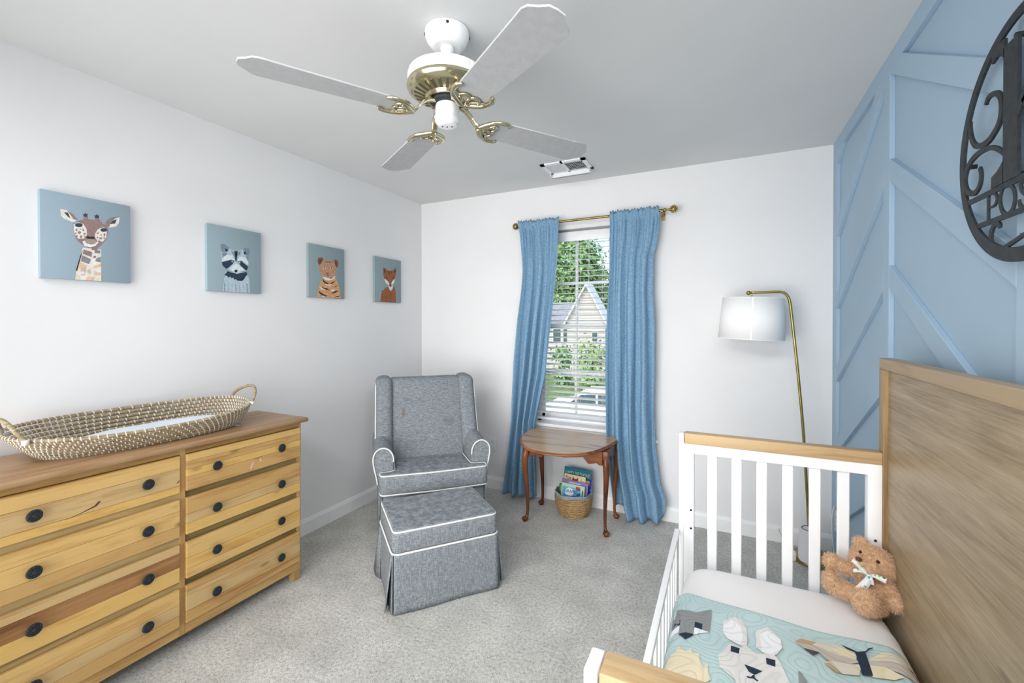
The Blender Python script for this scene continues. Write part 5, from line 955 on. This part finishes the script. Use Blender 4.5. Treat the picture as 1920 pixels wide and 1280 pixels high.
def iron_mb():
    """ornate cast bracket: arm from the hub, a shield on the blade root with curling horns"""
    m_ = MB(); s12 = math.sin(math.radians(7.5)); zz = lambda y: -.009-y*s12
    m_.tube(crom([(.045, 0, .052), (.075, .004, .044), (.105, .006, .022), (.135, .002, .004), (.165, 0, -.006)], 6), [.014]*6+[.013]*6+[.012]*6+[.013]*6+[.016], 10, flat=.6)
    for s_ in (-1, 1):
        m_.tube(crom([(.158, s_*.004, zz(0)), (.176, s_*.030, zz(s_*.03)), (.200, s_*.056, zz(s_*.056)), (.232, s_*.066, zz(s_*.066)), (.258, s_*.062, zz(s_*.062)), (.262, s_*.052, zz(s_*.052))], 6), [.0115]*12+[.0105]*12+[.008]*6+[.007], 8, flat=.7)
        m_.tube(crom([(.17, s_*.012, zz(s_*.012)), (.196, s_*.022, zz(s_*.022)), (.208, s_*.040, zz(s_*.04)), (.214, s_*.056, zz(s_*.056))], 5), .0062, 8, flat=.8)
        m_.tube(crom([(.208, s_*.038, zz(s_*.038)), (.222, s_*.026, zz(s_*.026)), (.222, s_*.010, zz(s_*.01)), (.212, 0, zz(0))], 5), .0062, 8, flat=.8)
    m_.tube([(.160, 0, zz(0)), (.215, 0, zz(0))], .006, 8, flat=.7)
    for v_ in m_.v:
        if v_.x > .1: v_.x -= .028*min(1, (v_.x-.1)/.05)
    for q in ((.177, .034), (.177, -.034), (.150, 0)): m_.sphere(Vector((q[0], q[1], zz(q[1])-.005)), .0045, 8, 6)
    return m_
invF = WM[fan.name].inverted(); b0 = i0 = None
for ang in (-32, 58, 148, 238):
    T = invF @ FT(BZc) @ Matrix.Rotation(math.radians(ang), 4, 'Z')
    if b0 is None: b0 = finish('blade', blade_mb(), M['blade'], fan, local=True, smooth=30, bevel=.001, seg=1); i0 = finish('blade_bracket', iron_mb(), M['brass'], fan, local=True, smooth=180); o, q = b0, i0
    else:
        o, q = b0.copy(), i0.copy(); COL.objects.link(o); COL.objects.link(q); o.parent = fan; q.parent = fan
    o.matrix_local = T; q.matrix_local = T

# ================================================================ MONOGRAM SIGN
SX = 3.020; sg = thing('monogram_sign', 'round black metal monogram sign with scrolls, on the blue wall', 'sign', (SX, -1.91, 1.506))
NST = [0]
def stroke(pts, w, name='scroll', closed=False):
    NST[0] += 1; ht = .003-.00012*NST[0]
    P = [Vector((y, z, 0)) for y, z in pts]; P = crom(P, 6) if len(P) > 2 else P; L = len(P); m_ = MB(); vs = []
    for i, p in enumerate(P):
        t = (P[min(i+1, L-1)]-P[max(i-1, 0)]).normalized(); nn = Vector((-t.y, t.x, 0)); ww = w*.5*(1.0 if len(pts) < 5 else (.75+.45*math.sin(PI*i/(L-1))))
        for s_ in (-1, 1):
            for xx in (SX-ht, SX+ht): vs.append((xx, (p+nn*ww*s_).x, (p+nn*ww*s_).y))
    for i in range(L-1):
        a, c = 4*i, 4*i+4; m_.f += [(a, c, c+2, a+2), (a+1, a+3, c+3, c+1), (a, a+1, c+1, c), (a+2, c+2, c+3, a+3)]
    m_.f += [(0, 2, 3, 1), (4*(L-1), 4*(L-1)+1, 4*(L-1)+3, 4*(L-1)+2)]; m_.v = [Vector(v_) for v_ in vs]; m_.mi = [0]*len(m_.f)
    return finish(name, m_, M['black'], sg, smooth=0)
cy_, cz_, Ro = -1.91, 1.778, .272
n = 96; vs = []
for k in range(n):
    a = 2*PI*k/n; ri = Ro-.021-.011*max(0, -math.sin(a))**2
    for r_ in (Ro, ri):
        for xx in (SX-.003, SX+.003): vs.append((xx, cy_+r_*math.cos(a), cz_+r_*math.sin(a)))
fs = []
for k in range(n):
    a, c = 4*k, 4*((k+1) % n); fs += [(a, c, c+1, a+1), (a+2, a+3, c+3, c+2), (a, a+2, c+2, c), (a+1, c+1, c+3, a+3)]
finish('ring', MB().add(vs, fs), M['black'], sg, smooth=0)
for i, (w, pts) in enumerate(DATA['sign']):
    nm = 'scroll' if i < 3 else 'bar' if i < 5 else 'name_letter'
    if i in (3, 4):
        z = (1.614, 1.683)[i-3]; hw = math.sqrt((Ro-.012)**2-(z-cz_)**2); stroke([(cy_+hw, z), (cy_-hw, z)], w, 'bar'); continue
    stroke(pts, w, nm)
    if i < 3: stroke([(2*cy_-y+.0, z) for y, z in pts], w, nm)
LK = MB()
def lp_(poly): LK.prism(poly, SX-.0031, SX+.0031, lambda u, v_, h: (h, u, v_))
lp_([(-1.838, 1.690), (-1.892, 1.690), (-1.892, 1.992), (-1.838, 1.992)])
lp_([(-1.790, 1.690), (-1.84, 1.690), (-1.84, 1.742), (-1.828, 1.732), (-1.812, 1.722), (-1.792, 1.716)])
lp_([(-1.790, 2.010), (-1.84, 2.012), (-1.84, 1.968), (-1.826, 1.982), (-1.808, 1.986), (-1.790, 1.980)])
lp_([(-1.892, 1.815), (-1.892, 1.845), (-1.985, 1.965), (-2.02, 1.965)]); lp_([(-1.905, 1.845), (-1.935, 1.868), (-2.06, 1.690), (-1.99, 1.690)])
finish('monogram_letter', LK, M['black'], sg, smooth=0)
for y, z in ((-1.66, 1.78), (-1.91, 1.515), (-1.865, 1.70), (-1.87, 2.0)):
    finish('spacer', MB().lathe([(.006, 0), (.006, FX-SX-.002)], 12, Matrix.Translation((SX+.002, y, z)) @ Matrix.Rotation(PI/2, 4, 'Y')), M['black'], sg)

# ================================================================ OUTDOORS (seen through the blind)
GZ = -3.0
m = N('grass', .95, 0, .1); f = m.noise(m.coord((1, 1, 1)), 3, 4); m.col(m.ramp(f, [(.3, (92, 122, 72)), (.7, (138, 160, 100))])); M['grass'] = m.m
M['asphalt'] = plain('asphalt', (168, 170, 172), .9, var=.05, vs=3)
struct(finish('ground', MB().box((-60, .5, GZ-.2), (40, 80, GZ)), M['grass'], smooth=0))
struct(finish('driveway', MB().box((-12, 11, GZ), (8, 19, GZ+.02)), M['asphalt'], smooth=0))
def leafmat(name, a, c):
    m = N(name, .7, 0, .2); f = m.noise(m.coord(), 2.2, 3, .7); m.col(m.ramp(f, [(.3, a), (.7, c)])); return m.m
LM = [leafmat('leaves_dark', (78, 120, 82), (140, 176, 124)), leafmat('leaves_mid', (96, 140, 90), (166, 198, 138)), leafmat('leaves_light', (124, 160, 96), (190, 214, 148))]
BARK = plain('bark', (96, 84, 72), .9, var=.2, vs=10)
def tree(x, y, h, r, k, label, seed, low=.3, n=1700, size=.24, name='tree', cat='tree', group='trees beyond the window'):
    rn = random.Random(seed); t = thing(name, label, cat, (x, y, GZ), group=group)
    tr = MB(); tr.tube(crom([(x, y, GZ), (x+.1, y, GZ+h*.3), (x-.05, y+.1, GZ+h*.7)], 4), [max(.05, .03*h*(1-i*.09)) for i in range(9)], 9); finish('trunk', tr, BARK, t)
    m_ = MB(); blobs = [(Vector((x+rn.uniform(-.5, .5)*r, y+rn.uniform(-.5, .5)*r, GZ+h*(low+(1-low)*rn.uniform(.1, .88)))), r*rn.uniform(.35, .6)) for _ in range(26)]
    for i in range(n):
        c, br_ = blobs[rn.randrange(26)]; d_ = Vector((rn.gauss(0, 1), rn.gauss(0, 1), rn.gauss(0, 1))).normalized(); p = c+d_*br_*rn.uniform(.3, 1.05)
        if p.z < GZ+.05: p.z = GZ+.05
        a = (d_+Vector((rn.uniform(-.6, .6), rn.uniform(-.6, .6), rn.uniform(-.2, .8)))).normalized(); u_ = a.cross(Vector((rn.random(), rn.random(), rn.random()))).normalized()*size*rn.uniform(.6, 1.2); w_ = a.cross(u_).normalized()*u_.length*.6
        m_.add([p-u_, p-w_, p+u_, p+w_], [(0, 1, 2, 3)])
    stuff(finish('foliage', m_, LM[k], t, smooth=0))
tree(-10.6, 43.5, 15.5, 4.7, 1, 'tall green tree beyond the window, directly behind the pale gable', 12, .02, 12000, .27)
tree(-22.0, 42, 13.0, 3.9, 0, 'dark green tree beyond the window, left of the pale gable', 11, .04, 4500, .30)
tree(-.6, 41, 13.0, 3.9, 0, 'dark green tree beyond the window, right of the pale gable', 13, .04, 4500, .30)
tree(-17.4, 54, 18, 4.1, 2, 'light green tree far beyond the window, tallest in the back row', 14, .04, 5000, .34)
tree(-8.0, 54, 18, 4.1, 1, 'mid green tree far beyond the window, in the back row on the right', 15, .04, 5000, .34)
tree(-5.2, 24.5, 3.4, 1.5, 2, 'light green bush below the pale gable outside', 16, .0, 900, .16, 'bush', 'bush')
tree(-7.6, 25.5, 3.0, 1.1, 1, 'mid green bush beside the house wing outside', 17, .0, 800, .15, 'bush', 'bush')
tree(-2.6, 23.5, 3.2, 1.5, 1, 'green bush outside at the right edge of the window', 18, .0, 900, .16, 'bush', 'bush')
m = N('pale_siding', .7); wv = m.n('ShaderNodeTexWave', bands_direction='Z'); m.l(m.coord(), wv.inputs['Vector']); wv.inputs['Scale'].default_value = 1.6; m.col(m.ramp(wv.outputs['Fac'], [(0, (168, 162, 162)), (.3, (208, 202, 202)), (1, (216, 210, 210))])); SID = m.m
ROOF = plain('grey_shingles', (150, 152, 158), .9, var=.1, vs=5)
hs_ = thing('neighbour_house', 'pale sided house with a steep gable outside the window', 'house', (-8, 33, GZ))
finish('gable_wall', MB().prism([(-8.75, GZ), (-5.69, GZ), (-5.69, 1.6), (-7.15, 4.2), (-8.75, 1.6)], 30, 31.6, lambda u, v_, h: (u, h, v_)), SID, hs_, smooth=0)
for a, c in (((-9.0, 1.25), (-7.15, 4.45)), ((-5.45, 1.25), (-7.15, 4.45))):
    finish('roof_slope', MB().prism([a, c, (c[0], c[1]-.22), (a[0], a[1]-.22)], 29.7, 31.8, lambda u, v_, h: (u, h, v_)), ROOF if False else M['trim'], hs_, smooth=0)
finish('wing_wall', MB().box((-16, 32, GZ), (-8.76, 37, 1.3)), SID, hs_, smooth=0)
finish('wing_roof', MB().prism([(31.6, 1.25), (37.4, 1.25), (37.4, 1.45), (34.5, 3.2), (31.6, 1.45)], -16.3, -8.76, lambda u, v_, h: (h, u, v_)), ROOF, hs_, smooth=0)
DG = plain('dark_window_glass', (84, 104, 112), .15, var=.1)
for x in (-10.3, -9.4, -12.2):
    w_ = finish('window', MB().box((x-.4, 31.95, -.3), (x+.4, 32.0, .9)), M['trim'], hs_, smooth=0); finish('pane', MB().box((x-.33, 31.92, -.22), (x+.33, 31.96, .82)), DG, w_, smooth=0)
w_ = finish('window', MB().box((-6.75, 29.95, -.1), (-6.25, 30.0, .75)), M['trim'], hs_, smooth=0); finish('pane', MB().box((-6.7, 29.92, -.05), (-6.3, 29.96, .7)), DG, w_, smooth=0)
# parked car
car = thing('car', 'white parked car outside below the window', 'car', (-2.1, 14.5, GZ+.02))
side = [(-4.35, .35), (-4.3, .9), (-4.1, 1.05), (-3.3, 1.15), (-2.7, 1.6), (-1.0, 1.68), (.05, 1.55), (.25, 1.0), (.3, .4)]
finish('body', MB().prism([(x, GZ+.02+z) for x, z in side], 13.6, 15.4, lambda u, v_, h: (u, h, v_)), M['white'], car, smooth=0, bevel=.06)
for pl in ([(-3.15, 1.12), (-2.62, 1.5), (-2.05, 1.55), (-2.05, 1.1)], [(-1.95, 1.1), (-1.95, 1.56), (-1.0, 1.58), (-1.0, 1.08)], [(-.9, 1.08), (-.9, 1.58), (-.1, 1.46), (.02, 1.06)]):
    finish('side_window', MB().prism([(x, GZ+.02+z) for x, z in pl], 13.57, 13.62, lambda u, v_, h: (u, h, v_)), DG, car, smooth=0)
for x in (-3.5, -.6):
    for y in (13.55, 15.25): finish('wheel', MB().lathe([(.20, 0), (.34, .02), (.34, .2), (.2, .22)], 28, Matrix.Translation((x, y+.2, GZ+.36)) @ Matrix.Rotation(PI/2, 4, 'X')), M['black'], car)
finish('tail_light', MB().box((.2, 13.6, GZ+.85), (.3, 13.9, GZ+1.05)), plain('red_lens', (190, 70, 50), .3), car, smooth=0)
